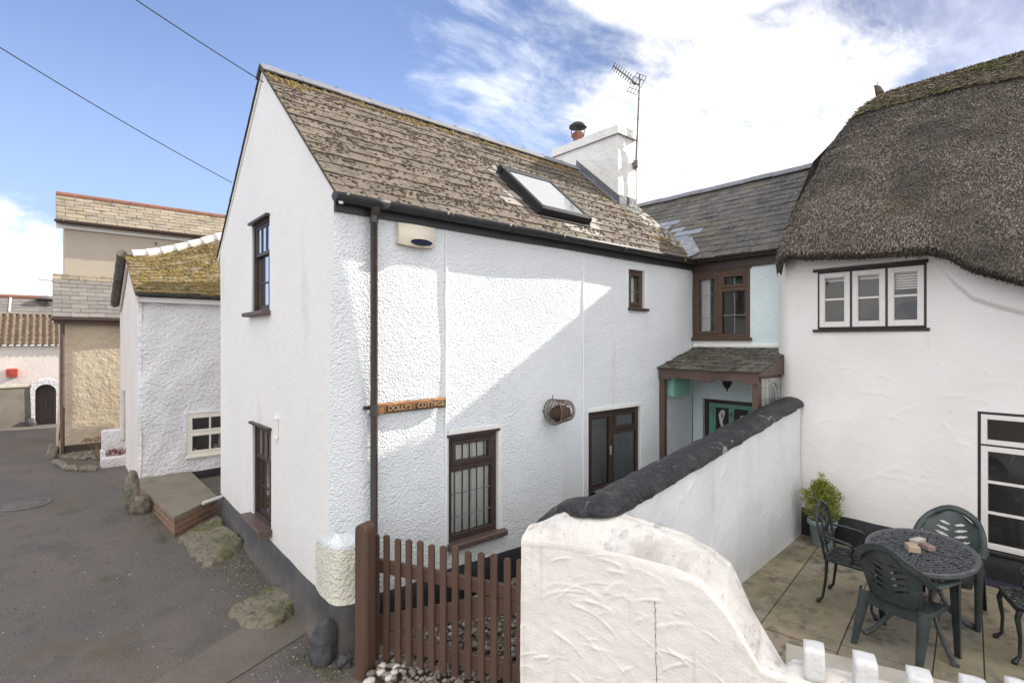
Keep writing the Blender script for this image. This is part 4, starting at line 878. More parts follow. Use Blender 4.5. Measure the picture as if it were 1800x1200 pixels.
# ---- thatch: front slope, half hip, back slope, drooping eaves
ev = [onX(x, y, 5.15) for x, y in ((1372, 452), (1400, 457), (1500, 455), (1630, 448), (1660, 456), (1700, 478), (1800, 505))]
eu = [-p.y for p in ev]+[4.6, 7.0]; ez_ = [p.z+.085 for p in ev]+[3.0, 2.95]
RX, RZT, RY0 = 7.8, 6.62, -2.03
def thatch_pt(s, v, lift=0):
    """s: metres from the left edge, v: 0 eave .. 1 ridge"""
    zr_ = 3.8+(RZT-3.8)*v
    yl = float(np.interp(v, [0, .1, .2, .3, .4, .5, .6, .7, .8, .9, 1], [-1.52, -1.54, -1.60, -1.65, -1.68, -1.71, -1.73, -1.76, -1.81, -1.89, -2.04]))
    Y = yl - s
    ze = float(np.interp(-Y, eu, ez_)); x0 = 5.13
    x = x0+(RX-x0)*v; z = ze+(RZT-ze)*v
    bul = .26*math.sin(PI*min(1, v*1.05))**.8 if v < .95 else .26*math.sin(PI*min(1, v*1.05))**.8
    p = V((x, Y, z)); nrm = V((-.72, 0, .69))
    p += nrm*bul
    e = .32                                    # rounded left verge
    if s < e:
        q = 1-s/e; p += nrm*(-.30*(1-math.sqrt(max(0, 1-q*q)))) 
    if v < .08: p.x += .04*(1-v/.08)**2
    if v > .9: p.z -= .10*((v-.9)/.1)**2
    return p+nrm*lift
mb = MB(); NS, NV = 60, 40
ss = [0, .02, .05, .09, .14, .2, .27, .36]+[.36+.09*k for k in range(1, 62)]
def tp(i, j):
    v = j/NV; p = thatch_pt(ss[i], v); k = mnoise.noise(p*3.1)*.03+mnoise.noise(p*9)*.012; return p+V((-.7, 0, .7))*k
mb.grid(tp, len(ss)-1, NV, 0, True, None, True)
# verge thickness, eave underside, back slope
mb.grid(lambda i, j: thatch_pt(0, i/NV)+V((.10, .03, -.10))*j, NV, 1, 0, False)
mb.grid(lambda i, j: [thatch_pt(ss[i], 0), thatch_pt(ss[i], 0)+V((.16, 0, -.07)), V((TX+.05, thatch_pt(ss[i], 0).y, thatch_pt(ss[i], 0).z+.20))][j], len(ss)-1, 2, 0, False)
mb.add([V((RX, -2.0, RZT-.1)), V((10.6, -1.2, 3.6)), V((10.6, -7, 3.6)), V((RX, -7.5, RZT-.1))], [(0, 1, 2, 3)]); mb.add([V((RX, -2.0, RZT-.1)), V((RX-.5, -1.3, 5.6)), V((5.5, -1.45, 3.9)), V((10.6, -1.25, 3.6))], [(0, 1, 2, 3)])
thatch = mb.build('thatch', STRAWB, th)
mb = MB(); rnd = random.Random(77)
def straw(mb, p, d, nrm, ln, w):
    s_ = d.cross(nrm).normalized()*w; e = p+d*ln
    mb.add([p-s_, p+s_, e+s_*.6, e-s_*.6], [(0, 1, 2, 3)])
for k in range(88000):
    s = rnd.random()**1.0*4.6; v = rnd.random()
    p = thatch_pt(s, v, .0); up_ = (thatch_pt(s, min(1, v+.02))-p); up_ = up_.normalized() if up_.length > 1e-6 else V((.6, 0, .8))
    nr = V((-.72, .0, .69))
    if s < .32: nr = (nr+Y_*(.9*(1-s/.32))).normalized()
    p += nr*(mnoise.noise(p*3.1)*.03+mnoise.noise(p*9)*.012+.004)
    d = (-up_+nr*rnd.uniform(.02, .34)+Y_*rnd.gauss(0, .20)+V((rnd.gauss(0, .12), 0, rnd.gauss(0, .12)))).normalized()
    sd = (nr+V((rnd.gauss(0, .5), rnd.gauss(0, .5), rnd.gauss(0, .5)))).normalized()
    straw(mb, p, d, sd, rnd.uniform(.012, .042), rnd.uniform(.003, .0068))
for k in range(5000):                             # shaggy cut eave
    s = rnd.random()*4.6; q = rnd.random(); p = thatch_pt(s, 0)+V((.16, 0, -.07))*q; d = V((rnd.gauss(-.55, .2), rnd.gauss(0, .2), rnd.gauss(-.75, .2))).normalized()
    straw(mb, p, d, V((rnd.gauss(0, 1), rnd.gauss(0, 1), rnd.gauss(0, 1))).normalized(), rnd.uniform(.012, .038), rnd.uniform(.003, .006))
tag(mb.build('reed_ends', STRAW, thatch), kind='stuff')
# raised ridge layer
mb = MB()
mb.grid(lambda i, j: thatch_pt(ss[i], .74+.26*j/10, .028-.010*(j == 0))+V((-.7, 0, .7))*.02*mnoise.noise(V((ss[i]*4, j*.7, 5))), len(ss)-1, 10, 0, True, None, True)
mb.grid(lambda i, j: thatch_pt(ss[i], .74, .018 if j else -.01), len(ss)-1, 1, 0, False)
rg = mb.build('ridge_layer', STRAWB, thatch)
mb = MB()
for k in range(15000):
    s = rnd.random()*4.6; v = .73+.27*rnd.random(); p = thatch_pt(s, v, .030); up_ = (thatch_pt(s, min(1, v+.02))-thatch_pt(s, v)); up_ = up_.normalized() if up_.length > 1e-6 else V((.6, 0, .8))
    nr = V((-.72, 0, .69)); d = (-up_*.6-Y_*rnd.gauss(.25, .6)+nr*rnd.uniform(.05, .35)).normalized()
    straw(mb, p, d, (nr+V((rnd.gauss(0, .5), rnd.gauss(0, .5), rnd.gauss(0, .5)))).normalized(), rnd.uniform(.03, .10), rnd.uniform(.003, .006))
tag(mb.build('ridge_reed', STRAWR, rg), kind='stuff')
mb = MB(); e = onX(1540, 160, RX); mb.tube([e+V((0, -.05, -.06)), e+V((0, -.02, .04)), e+V((0, .02, .09))], [.06, .045, .012], 8); mb.tube([e+V((0, .0, .05)), e+V((.0, -.03, .14))], .006, 5); mb.build('ridge_end_tuft', STEMM, thatch)
# wire netting line over the ridge
mb = MB(); mb.tube([thatch_pt(.45+.5*k, 1, .03)+Z_*.012 for k in range(9)], .005, 5); mb.build('ridge_wire', STEEL, thatch)
# ================================================================== COURTYARD BOUNDARY WALL WITH BLACK COPING
bw = thing('boundary_wall', 'white plastered courtyard wall topped by a rounded black coping', 'wall', (3.3, -1.9, 0))
B0 = V((5.60, -1.747, 0)); B1 = onP(1085, 895, V((.762, -1.59, 0))+V((.933, .36, 0)).normalized()*.26, V((.933, .36, 0))); B1Z = B1.z; B1 = V((B1.x, B1.y, 0)); BU = (B1-B0).normalized(); BN = V((BU.y, -BU.x, 0))
if BN.y > 0: BN = -BN
BF = (B0, BU, Z_, BN); BL = (B1-B0).length
btop = lambda u: 1.875+(B1Z-.015-1.875)*u/BL
rnd = random.Random(5)
stb = strokes(rnd, 34, (.2, 4.6), (.4, 1.6), (.10, .28), (.006, .012), 1.2, .7)
mb = MB(); wall(mb, BF, 0, BL, .10, 1.9, (), .022, lambda u, z: trowel(u, z, stb)+wav(u, z, .012, 2.2)+.05*np.clip((.25-z)/.2, 0, 1)**2, .1, 0, 0, btop)
BB = (B0-BN*.28, BU, Z_, -BN); wall(mb, BB, 0, BL-.25, -.05, 1.9, (), .3, None, .1, 1, 1, btop)
mb.build('wall', [COURTW, ROUGHCAST], bw)
def flakes(cs_):
    def f(nt, tc, cur):
        N = nt.nodes; L = nt.links
        t = N.new('ShaderNodeTexNoise'); t.inputs['Scale'].default_value = 7; t.inputs['Detail'].default_value = 6; t.inputs['Roughness'].default_value = .7; L.new(tc.outputs['Object'], t.inputs['Vector'])
        acc = None
        for c, r in cs_:
            d = N.new('ShaderNodeVectorMath'); d.operation = 'DISTANCE'; d.inputs[1].default_value = c; L.new(tc.outputs['Object'], d.inputs[0])
            m = N.new('ShaderNodeMapRange'); m.inputs['From Min'].default_value = r*.5; m.inputs['From Max'].default_value = r; m.inputs['To Min'].default_value = 1; m.inputs['To Max'].default_value = 0; L.new(d.outputs['Value'], m.inputs['Value'])
            if acc is None: acc = m.outputs[0]
            else:
                x = N.new('ShaderNodeMath'); x.operation = 'MAXIMUM'; L.new(acc, x.inputs[0]); L.new(m.outputs[0], x.inputs[1]); acc = x.outputs[0]
        mu = N.new('ShaderNodeMath'); mu.operation = 'MULTIPLY_ADD'; mu.inputs[1].default_value = .22; L.new(acc, mu.inputs[0]); L.new(t.outputs['Fac'], mu.inputs[2])
        st = N.new('ShaderNodeMapRange'); st.inputs['From Min'].default_value = .685; st.inputs['From Max'].default_value = .73; L.new(mu.outputs[0], st.inputs['Value'])
        mx = N.new('ShaderNodeMixRGB'); mx.inputs[2].default_value = (.25, .25, .275, 1); L.new(st.outputs[0], mx.inputs[0]); L.new(cur, mx.inputs[1]); return mx.outputs[0]
    return f
off = ORG[bw.name]; fl = [(tuple(onZ(x, y, z)-off), r) for x, y, z, r in ((1330, 745, 1.95, .5), (1375, 715, 1.98, .35), (1310, 762, 1.93, .3), (1120, 842, 1.8, .22), (1105, 865, 1.75, .2), (1180, 820, 1.8, .18))]
CAPF = M('black weathered coping with flaking', (.016, .0165, .020), .55, [((.040, .039, .042), 4, .45, .7), ((.15, .145, .14), 15, .60, .72), ((.07, .068, .05), 6, .58, .7)], [('noise', 9, .05), ('noise', 30, .02), ('noise', 90, .004)], extra=flakes(fl))
path = [B0-BN*.135-BU*.12+Z_*(btop(0)+.01)]+[B0-BN*.135+BU*(BL*t)+Z_*(btop(BL*t)+.012-.03*t) for t in (.25, .5, .7, .85, .97)]
e_ = path[-1]; path += [V((e_.x-.16, e_.y+.07, e_.z-.035)), at(1005, 899, 4.20), at(962, 922, 4.24), at(926, 950, 4.27)]
hw = [.172, .172, .172, .172, .175, .18, .185, .16, .13, .07]
def spl(P, t):
    k = min(int(t), len(P)-2); f = t-k; p0, p1, p2, p3 = P[max(k-1, 0)], P[k], P[k+1], P[min(k+2, len(P)-1)]
    return .5*(2*p1+(p2-p0)*f+(2*p0-5*p1+4*p2-p3)*f*f+(3*p1-p0-3*p2+p3)*f**3)
mb = MB(); NU = 110
def cap(i, j):
    t = (len(path)-1)*i/NU; p = spl(path, t); q = spl(path, min(t+.02, len(path)-1)); q0 = spl(path, max(t-.02, 0)); d = (q-q0); d.z = 0; d.normalize(); sd = V((d.y, -d.x, 0))
    w = float(np.interp(t, range(len(hw)), hw)); a = PI*(j/16)*1.14-.07*PI
    o = sd*math.cos(a)*w*(1 if abs(math.cos(a)) < .99 else .98)+Z_*(math.sin(a)*.105*(w/.172)**.5)
    k = 1+.12*mnoise.noise((p+o)*3.2)+.11*mnoise.noise((p+o)*10)+.05*mnoise.noise((p+o)*24)
    return p+V((o.x*k, o.y*k, (o.z+.02)*(.8+.4*(k-.8))))
mb.grid(cap, NU, 16, 0, True); mb.build('coping', CAPF, bw)

# ================================================================== FRONT GARDEN WALL
S0 = V((.762, -1.59, 0)); SD = V((.4076, -1.0556, 0)).normalized(); SN = V((SD.y, -SD.x, 0))          # SN faces the lane
if SN.dot(CAM-S0) < 0: SN = -SN
def sz(px, py, back):
    p = onP(px, py, S0-SN*(.30 if back else 0), SN); return (p-S0).dot(SD), p.z
fe = [sz(x, y, 0) for x, y in ((915, 941), (975, 945), (1038, 954), (1110, 970), (1181, 988), (1235, 1011), (1276, 1058), (1310, 1115), (1336, 1163))]
be = [sz(x, y, 1) for x, y in ((1022, 879), (1060, 888), (1101, 902), (1160, 920), (1209, 937), (1250, 960), (1285, 988), (1323, 1064), (1380, 1146))]
def lin(tab, s, lo, tail):
    xs_ = [lo[0]]+[a for a, b in tab]+[tail[0], 9]; ys_ = [lo[1]]+[b for a, b in tab]+[tail[1], tail[1]]
    return float(np.interp(s, xs_, ys_))
LOWZ = fe[-1][1]-.015
zf_ = lambda s: lin(fe, s, (-.05, fe[0][1]-.005), (fe[-1][0]+.12, LOWZ))
zb_ = lambda s: lin(be, s, (-.02, fe[0][1]-.02), (be[-1][0]+.05, LOWZ+.01))
gw = thing('garden_wall', 'cream plastered garden wall sweeping down from a tall gate pier to a low block-topped wall', 'wall', tuple(S0+SD*1.4))
stg = strokes(random.Random(12), 110, (.0, 1.7), (-.1, 1.35), (.08, .5), (.003, .008), 1.7, .8)+strokes(random.Random(13), 14, (1.6, 4.2), (-.1, .9), (.1, .4), (.003, .006), 1.6, .8)
sl = [.0, .006]+[.006+.0075*k for k in range(1, 250)]; sl += [sl[-1]+.02*k for k in range(1, 120)]
NB_, NT_ = 170, 14
THK = lambda s: float(np.interp(s, [0, 1.45, 1.75, 9], [.30, .30, .15, .15]))
Sg, Tg = np.meshgrid(np.array(sl), np.linspace(0, 1, NB_+1)); Zg = Tg*np.array([zf_(s)-.03 for s in sl])[None, :]
NZ_ = np.array([[mnoise.noise(V((float(a_)*5, float(b_)*5, 3)))+.5*mnoise.noise(V((float(a_)*14, float(b_)*14, 9))) for a_, b_ in zip(r1, r2)] for r1, r2 in zip(Sg, Zg)])
Dg = trowel(Sg, Zg, stg)*np.clip(.75+1.1*NZ_, .1, 1.5)+wav(Sg, Zg, .014, 2.4)+.006*NZ_
def gwp(i, j):
    s = sl[i]; f = zf_(s); b = zb_(s); edge = (.018*mnoise.noise(V((s*3.2, 0, 4)))+.010*mnoise.noise(V((s*11, 0, 7))))
    if j <= NB_:
        z = -.05+(Zg[j, i]+.05); e = max(0, (j-NB_+7)/7)
        o = SN*(Dg[j, i]*(1-e)-.012*e*e)
    elif j <= NB_+NT_:
        t = (j-NB_)/NT_; z = (f-.03)*(1-t)+b*t+(.045*math.sin(PI*min(1, t*1.15))**.7 if t < .87 else .0)*(1 if s < 1.6 else .3); z += .016*mnoise.noise(V((s*5, t*3, 2)))*math.sin(PI*t)
        o = SN*(-.012-(THK(s)-.01)*t)
    else:
        t = (j-NB_-NT_)/8; z = b*(1-t)-.05*t; o = SN*(-THK(s)-.005-.015*math.sin(PI*min(1, t*3)))
    p = S0+SD*s+o; p.z = z
    x = max(0, 1-s/.05)
    p += SD*(edge*x)
    return p
mb = MB(); mb.grid(gwp, len(sl)-1, NB_+NT_+8, 0, True)
for k, f in enumerate(mb.f):
    j = k//(len(sl)-1); mb.m[k] = 1 if NB_-1 < j < NB_+NT_ else (2 if j >= NB_+NT_ else 0)
n0 = NB_+NT_+9; mb.add([gwp(0, j) for j in range(n0)], [tuple(range(n0-1, -1, -1))])
mb.build('wall', [PIERW, PIERT, COURTW], gw)
rnd = random.Random(9)
CRK = M('rusty crack', (.30, .17, .10), .95, [((.5, .42, .33), 60, .52, .62)], [])
mb = MB(); q_ = onP(1152, 1050, S0, SN); s0_ = (q_-S0).dot(SD); pts = []
for k in range(26):
    z = q_.z-.62*k/25; i_ = int(np.argmin(np.abs(np.array(sl)-s0_))); j_ = int(np.clip(np.argmin(np.abs(Zg[:, i_]-z)), 0, NB_)); pts.append(S0+SD*(s0_+rnd.uniform(-.004, .004)+.01*k/25)+SN*(float(Dg[j_, i_])+.001)+Z_*z)
mb.tube(pts, [.0012+.0022*abs(math.sin(k*1.7)) for k in range(26)], 5); mb.build('crack', CRK, gw)
# merlon blocks
for k, (x, yt) in enumerate(((1431, 1131), (1521, 1151), (1617, 1178), (1714, 1194), (1800, 1202))):
    p = onP(x, yt, S0-SN*.05, SN); s = (p-S0).dot(SD); h = p.z-LOWZ+.012; mb = MB(); a = math.atan2(SD.y, SD.x)+rnd.uniform(-.06, .06)
    bm = bmesh.new(); bmesh.ops.create_cube(bm, size=1); bmesh.ops.subdivide_edges(bm, edges=bm.edges[:], cuts=5, use_grid_fill=True)
    c = S0+SD*s-SN*.072; vs = []
    for v in bm.verts:
        q = v.co.copy(); l = max(abs(q.x), abs(q.y), abs(q.z)); r_ = q.normalized()*.62; q = q*.86+V([max(-.5, min(.5, r_[i_])) for i_ in range(3)])*.14
        w_ = V((q.x*.108, q.y*.125, (q.z+.5)*h)); w_ = Matrix.Rotation(a, 3, 'Z') @ w_; w_ += V((1, 1, 1))*.006*mnoise.noise(w_*14+V((k*9, 0, 0))); vs.append(c+V((0, 0, LOWZ-.03))+w_)
    mb.add(vs, [[w.index for w in f.verts] for f in bm.faces], 0, True); bm.free(); mb.build('merlon', MERLON, gw)
# stone ledge on the terrace side of the low wall
p_ = onZ(1382, 1127, .62); mb = MB(); mb.fbox((S0, SD, Z_, -SN), (p_-S0).dot(SD), 4.6, .15, .62, .165, -(p_-S0).dot(SN), 0, .02); single(mb, 'stone_ledge', COPING, 'pale stone ledge running behind the low block-topped wall', 'ledge')

# ================================================================== GATE AND POST
G0 = V((.214, -.358, 0)); G1_ = V((.785, -1.544, 0)); GU = (G1_-G0).normalized(); GN = V((GU.y, -GU.x, 0))
if GN.dot(CAM-G0) < 0: GN = -GN
GL = (G1_-G0).length
gate = thing('picket_gate', 'brown stained picket gate with rounded pickets between post and cream pier', 'gate', tuple((G0+G1_)/2))
def rounded_top(mb, fr, u0, u1, z0, z1, d0, d1, r=.5, n=6):
    w = u1-u0; O, U, W, N = fr; pts = [(u0, z0), (u1, z0)]
    for k in range(n+1): a = PI*k/n; pts.append(((u0+u1)/2+math.cos(a)*w/2, z1-w*r*.5+math.sin(a)*w*r*.5))
    mb.prism([O+U*a+W*b+N*d0 for a, b in pts], N*(d1-d0))
pk = [663, 681, 701, 720, 740, 760, 780.5, 801.5, 824, 847, 869.5, 893, 915]
for k, x in enumerate(pk):
    p = onP(x, 1000, G0, GN); u = (p-G0).dot(GU); zt = 1.105+.008*math.sin(k*2.1); mb = MB(); rounded_top(mb, (G0, GU, Z_, GN), u-.026, u+.026, .05+.09*k/12, zt, .0, .022, .55)
    mb.build('picket', GATEB, gate)
mb = MB(); mb.fbox((G0, GU, Z_, GN), -.04, GL+.02, .775, .885, -.035, -.001, 0, .006); mb.build('rail', GATEB, gate)
mb = MB(); mb.fbox((G0, GU, Z_, GN), -.04, GL+.02, .17, .295, -.035, -.001, 0, .006); mb.build('rail', GATEB, gate)
mb = MB(); mb.prism([G0+GU*u+Z_*z-GN*.03 for u, z in ((0, .296), (.12, .296), (GL, .70), (GL, .774), (GL-.25, .774), (0, .40))], GN*.026); mb.build('brace', GATEB, gate)
post = MB(); pc = V((.085, -.425, 0)); a = math.atan2(GU.y, GU.x); fr = (pc, GU, Z_, GN)
prof = [(-.06, -.05), (.06, -.05)]+[(.06*math.cos(PI*k/10), 1.185+.055*math.sin(PI*k/10)) for k in range(11)]
b = .02
front = [pc+GU*(u*.80)+Z_*(z-.004)+GN*.062 for u, z in prof]; mid = [pc+GU*u+Z_*z+GN*.04 for u, z in prof]; back = [pc+GU*u+Z_*z-GN*.06 for u, z in prof]
m = len(prof); vs = front+mid+back; fs = [tuple(range(m)), tuple(range(3*m-1, 2*m-1, -1))]
for k in range(m): n_ = (k+1) % m; fs += [(k, m+k, m+n_, n_), (m+k, 2*m+k, 2*m+n_, m+n_)]
post.add(vs, fs); single(post, 'gate_post', GATEB, 'stout brown gate post with rounded top at the cottage corner', 'post')

# ================================================================== STONES AND GROUND DETAILS
def rock(name, px, py, r, label, mat, seed, z=None, cat='stone', amp=.35, fq=1.3, dz=.3):
    p = onZ(px, py, 0); p = onZ(px, py, lane_z(p.x, p.y)); mb = MB(); mb.blob(p+Z_*(r[2]*dz), r, seed, 4, amp, fq); c_ = p+Z_*(r[2]*dz); mb.v = [tuple(c_+(V(v)-c_)*(1+.10*mnoise.noise((V(v)-c_)*16+V((seed, 0, 0)))+.14*abs(mnoise.noise((V(v)-c_)*8+V((0, seed, 0))))+.03*mnoise.noise((V(v)-c_)*40))) for v in mb.v]; return single(mb, name, mat, label, cat)
rock('boulder', 577, 1150, (.14, .11, .24), 'black painted boulder against the plinth at the cottage corner', ROCKB, 3, amp=.55, fq=1.1)
rock('stone', 606, 1165, (.06, .055, .06), 'small dark stone between the black boulder and the gate post', ROCKB, 8)
rock('standing_stone', 231, 893, (.10, .09, .36), 'tall upright grey stone at the white neighbour house corner', ROCK, 14, amp=.25, dz=.55)
rock('stone', 247, 893, (.12, .10, .15), 'squat grey stone leaning by the brick step corner', ROCK, 17, amp=.2)
pebs = [(1617, 1098, 'two pale pebbles beside the gate post, the upper one'), (1610, 1135, 'two pale pebbles beside the gate post, the lower one'), (1550, 1142, 'greenish grey pebble at the foot of the gate post'),
        (1538, 1190, 'wide pale pebble at the bottom edge below the gate post'), (1703, 1105, 'pale pebble under the second gate picket'), (1688, 1138, 'tan pebble under the first gate pickets'), (1660, 1170, 'tan pebble low down before the gate pickets')]
for k, (x, y, l) in enumerate(pebs):
    px, py = 200+x/3.428, 850+y/3.428; p = onZ(px, py+3, .05); mb = MB(); r = (.038, .03, .026) if k != 3 else (.055, .035, .026); mb.blob(p+Z_*.015, r, k+40, 2, .18); single(mb, 'pebble', PEBW if k not in (2,) else ROCK, l, 'pebble', 'loose pebbles in front of the gate')
mb = MB(); rnd = random.Random(41)
for k in range(2600):
    u = rnd.uniform(.0, 3.2); x = .12+u; 
    y = rnd.uniform(-1.9, -.06) if u > .7 else rnd.uniform(-1.75, -.35)
    t = V((x, y, 0)); d = (t-G0).dot(GN)
    if d > .38: continue
    r = rnd.uniform(.014, .032)*(1.25 if rnd.random() < .2 else 1); mb.blob((x, y, .05+.02*rnd.random()+.02*min(u, 1)), (r*1.05, r*.9, r*.7), k, 1, .25)
tag(mb.build('gravel', PEBB), kind='stuff')
def slab(name, pts, h, label, seed, mat):
    mb = MB(); P = [V((x, y, lane_z(x, y)-.02)) for x, y in pts]; rnd = random.Random(seed); N = 26
    def g(i, j):
        a, b = i/N, j/N; p = P[0]*(1-a)*(1-b)+P[1]*a*(1-b)+P[2]*a*b+P[3]*(1-a)*b
        e = min(a, 1-a, b, 1-b)*N; k = min(1, e/2.5)
        p = p+V((.13*mnoise.noise(p*3.1+V((seed, 0, 0))), .13*mnoise.noise(p*3.1+V((0, seed, 0))), 0))+V((.05*mnoise.noise(p*9+V((seed, 0, 0))), .05*mnoise.noise(p*9+V((0, seed, 0))), 0)); p.x = min(p.x, -.0); p.z += h(a, b)*k+.02*mnoise.noise(p*7)*k-.02*(1-k); return p
    mb.grid(g, N, N, 0, True); return single(mb, name, mat, label, 'slab')
slab('stone_slab', [(-.50, 1.32), (.02, 1.45), (.02, .83), (-.49, .71)], lambda a, b: .05+.05*a, 'mossy stone slab beside the cottage plinth, nearest the gate', 3, CONC)
slab('concrete_slab', [(-.66, 3.58), (.0, 4.05), (.0, 2.72), (-.58, 2.42)], lambda a, b: .04+.07*a, 'large sloping mossy concrete slab below the brick step', 6, CONC)
# weeds along the plinth foot
mb = MB(); rnd = random.Random(15)
for k in range(3200):
    c = rnd.choice(((-.05, 1.2, .5), (-.05, 2.4, .6), (-.06, .3, .5), (-.05, 3.4, .5), (-.7, 4.2, .5), (-.8, 3.6, .10), (-.5, 2.6, .25), (-.3, 2.3, .3), (-.12, 2.0, .35), (-.55, 3.3, .12), (-.1, .95, .18), (-.25, 1.7, .3), (-.12, -.2, .10), (-1.5, 9.15, .3), (-.2, .05, .12), (-.75, 4.4, .15)))
    x = c[0]+rnd.gauss(0, c[2]*.4); y = c[1]+rnd.gauss(0, c[2]); x = min(x, -.03); p = V((x, y, lane_z(x, y)-.02)); d = V((rnd.gauss(0, .5), rnd.gauss(0, .5), 1)).normalized(); s_ = V((rnd.gauss(0, 1), rnd.gauss(0, 1), 0)).normalized()*.003
    l = rnd.uniform(.012, .04); mb.add([p-s_, p+s_, p+d*l], [(0, 1, 2)])
tag(mb.build('weeds', GRASS), kind='stuff')
p = onZ(45, 885, lane_z(-2.17, 6.5)-.018); mb = MB(); mb.lathe([(.0, .008), (.25, .008), (.255, .004), (.265, .004), (.27, .007), (.31, .006), (.32, -.01)], p, 28); single(mb, 'manhole_cover', MANH, 'round worn manhole cover set in the lane', 'manhole cover')

# ================================================================== THINGS HANGING ON THE COTTAGE
# alarm box
mb = MB(); n = 16
def al(i, j):
    u = .60+.40*i/n; v = j/8; bow = .085*math.sin(PI*(.08+.84*i/n))**.35
    z = 3.655+.195*v-.02*math.sin(PI*i/n)*(1-v)
    return V((u, -.01-bow*(.55+.45*math.sin(PI*(.12+.76*v))), z))
mb.grid(al, n, 8, 0, True); mb.add([al(0, j) for j in range(9)]+[V((.6, 0, al(0, j).z)) for j in (8, 0)], [tuple(range(11))]); mb.add([al(n, j) for j in range(9)]+[V((1., 0, al(n, j).z)) for j in (8, 0)], [tuple(range(10, -1, -1))])
mb.add([al(i, 8) for i in range(n+1)]+[V((1, 0, 3.85)), V((.6, 0, 3.85))], [tuple(range(n+3))]); mb.add([al(i, 0) for i in range(n+1)]+[V((1, 0, 3.65)), V((.6, 0, 3.65))], [tuple(range(n+2, -1, -1))])
alarm = thing('alarm_box', 'cream alarm bell box under the gutter on the white front wall', 'alarm box', (.80, -.02, 3.65))
mb.build('case', ALARM, alarm)
mb = MB(); mb.add([V((.83+.115*math.cos(2*PI*k/24), -.097-.004, 3.683+.030*math.sin(2*PI*k/24))) for k in range(24)]+[V((.83+.115*math.cos(2*PI*k/24), -.085, 3.683+.030*math.sin(2*PI*k/24))) for k in range(24)], [tuple(range(24))]+[(k, 24+k, 24+(k+1) % 24, (k+1) % 24) for k in range(24)]); mb.build('lens', ALARMB, alarm)
# carved name board
q0, q1 = onY(660, 719, -.03), onY(784, 706, -.03); su = (q1-q0).normalized(); sw = V((-su.z, 0, su.x)); SO = (q0+q1)/2; sl_ = (q1-q0).length; SF_ = (SO, su, sw, -Y_)
sign = thing('name_board', 'orange varnished wooden name board carved with the cottage name', 'sign', tuple(SO-Z_*.05))
mb = MB(); N = 40
mb.grid(lambda i, j: SO+su*(-sl_/2+sl_*i/N)+sw*((-.052+.104*j/6)*(1+.05*mnoise.noise(V((i*.4, j, 0)))))+(-Y_)*(.028 if 0 < j < 6 and 0 < i < N else .0), N, 6, 0, False); mb.build('board', SIGNW, sign)
mb = MB(); mb.fbox(SF_, -sl_/2+.006, -sl_/2+.06, -.045, .045, .028, .045, 0, .004); mb.build('end_block', SIGNW, sign)
def smap(o, x): return lambda c: SO+su*(c.x+x)+sw*(c.y-.004)-Y_*(.030+o+c.z)
for wd_, xo in (("DOLLY'S", -.155), ('COTTAGE', .185)):
    wo = text_mesh(wd_, .074, smap(.002, xo), .003).build('word', SIGND, sign)
    text_mesh(wd_, .066, smap(.009, xo), .003).build('letter_face', SIGNL, wo)
# wire basket with a nest in it
bc = onY(972, 724, -.17); basket = thing('wire_basket', 'rusty wire hanging basket holding a brown nest, fixed sideways on the white wall', 'basket', tuple(bc))
mb = MB(); 
for k, (dx, r) in enumerate(((0, .150), (.05, .146), (.1, .14), (.15, .134), (.2, .128), (.25, .12), (.27, .08))):
    mb.tube([bc+V((dx, r*math.cos(2*PI*i/20), r*math.sin(2*PI*i/20))) for i in range(21)], .008 if k == 0 else .0042, 5, caps=False)
for i in range(30):
    a = 2*PI*i/30; mb.tube([bc+V((0, .15*math.cos(a), .15*math.sin(a))), bc+V((.25, .12*math.cos(a), .12*math.sin(a))), bc+V((.275, .06*math.cos(a), .06*math.sin(a)))], .0038, 4, caps=False)
mb.tube([bc+V((0, 0, .15)), bc+V((-.01, .0, .185)), bc+V((.01, .0, .20))], .006, 5); mb.tube([bc+V((0, .15, 0)), bc+V((-.02, .165, -.02))], .006, 5); mb.tube([bc+V((.0, .15, .0)), bc+V((.0, .17, .0))], .02, 6)
mb.build('wire_frame', WIRE, basket)
mb = MB(); mb.blob(bc+V((.14, .01, -.02)), (.12, .10, .095), 4, 3, .4, 2.2); mb.blob(bc+V((.05, .0, -.03)), (.06, .085, .075), 9, 2, .45, 2.4); mb.build('nest', NEST, basket)
# TV aerial
m0, m1 = at(1119, 372, 9.27), at(1125, 131, 9.27); ae = thing('tv_aerial', 'tall weathered television aerial strapped to the white chimney', 'aerial', tuple(m0))
mk = at(1118, 288, 9.27)
mb = MB(); mb.tube([mk-Z_*.12, mk, m1], [.016, .016, .014], 8); [mb.tube([mk+(m1-mk)*t, mk+(m1-mk)*(t+.012)], .02, 8) for t in (.25, .5, .72)]; mb.build('mast', STEEL, ae)
mb = MB(); mb.tube([mk-Z_*.1, mk-Z_*.35+V((.02, 0, 0)), m0], .009, 6); mb.build('cable', PVC, ae)
mb = MB(); mb.tube([mk, mk+V((-.10, .12, .02)), V((5.92, 1.2, mk.z))], .014, 6); mb.box(tuple(mk), (.07, .07, .12), .4, bev=.01); mb.tube([mk-Z_*.08, V((5.92, 1.2, mk.z-.06))], .012, 6); mb.build('bracket', STEEL, ae)
e = at(1078, 116, 9.75); s_ = at(1122, 150, 9.25); bd = (e-s_); mb = MB(); mb.tube([s_, e], .014, 6); mb.build('boom', STEEL, ae)
mb = MB(); L_ = bd.length; bdn = bd.normalized(); vert = (Z_-bdn*bdn.z).normalized()
for k in range(9):
    c = s_+bd*(.26+.73*k/8); h = .075; mb.tube([c-vert*h, c+vert*h], .0085, 5)
mb.build('elements', STEEL, ae)
mb = MB(); sdv = bdn.cross(vert).normalized(); rc = s_+bd*.06
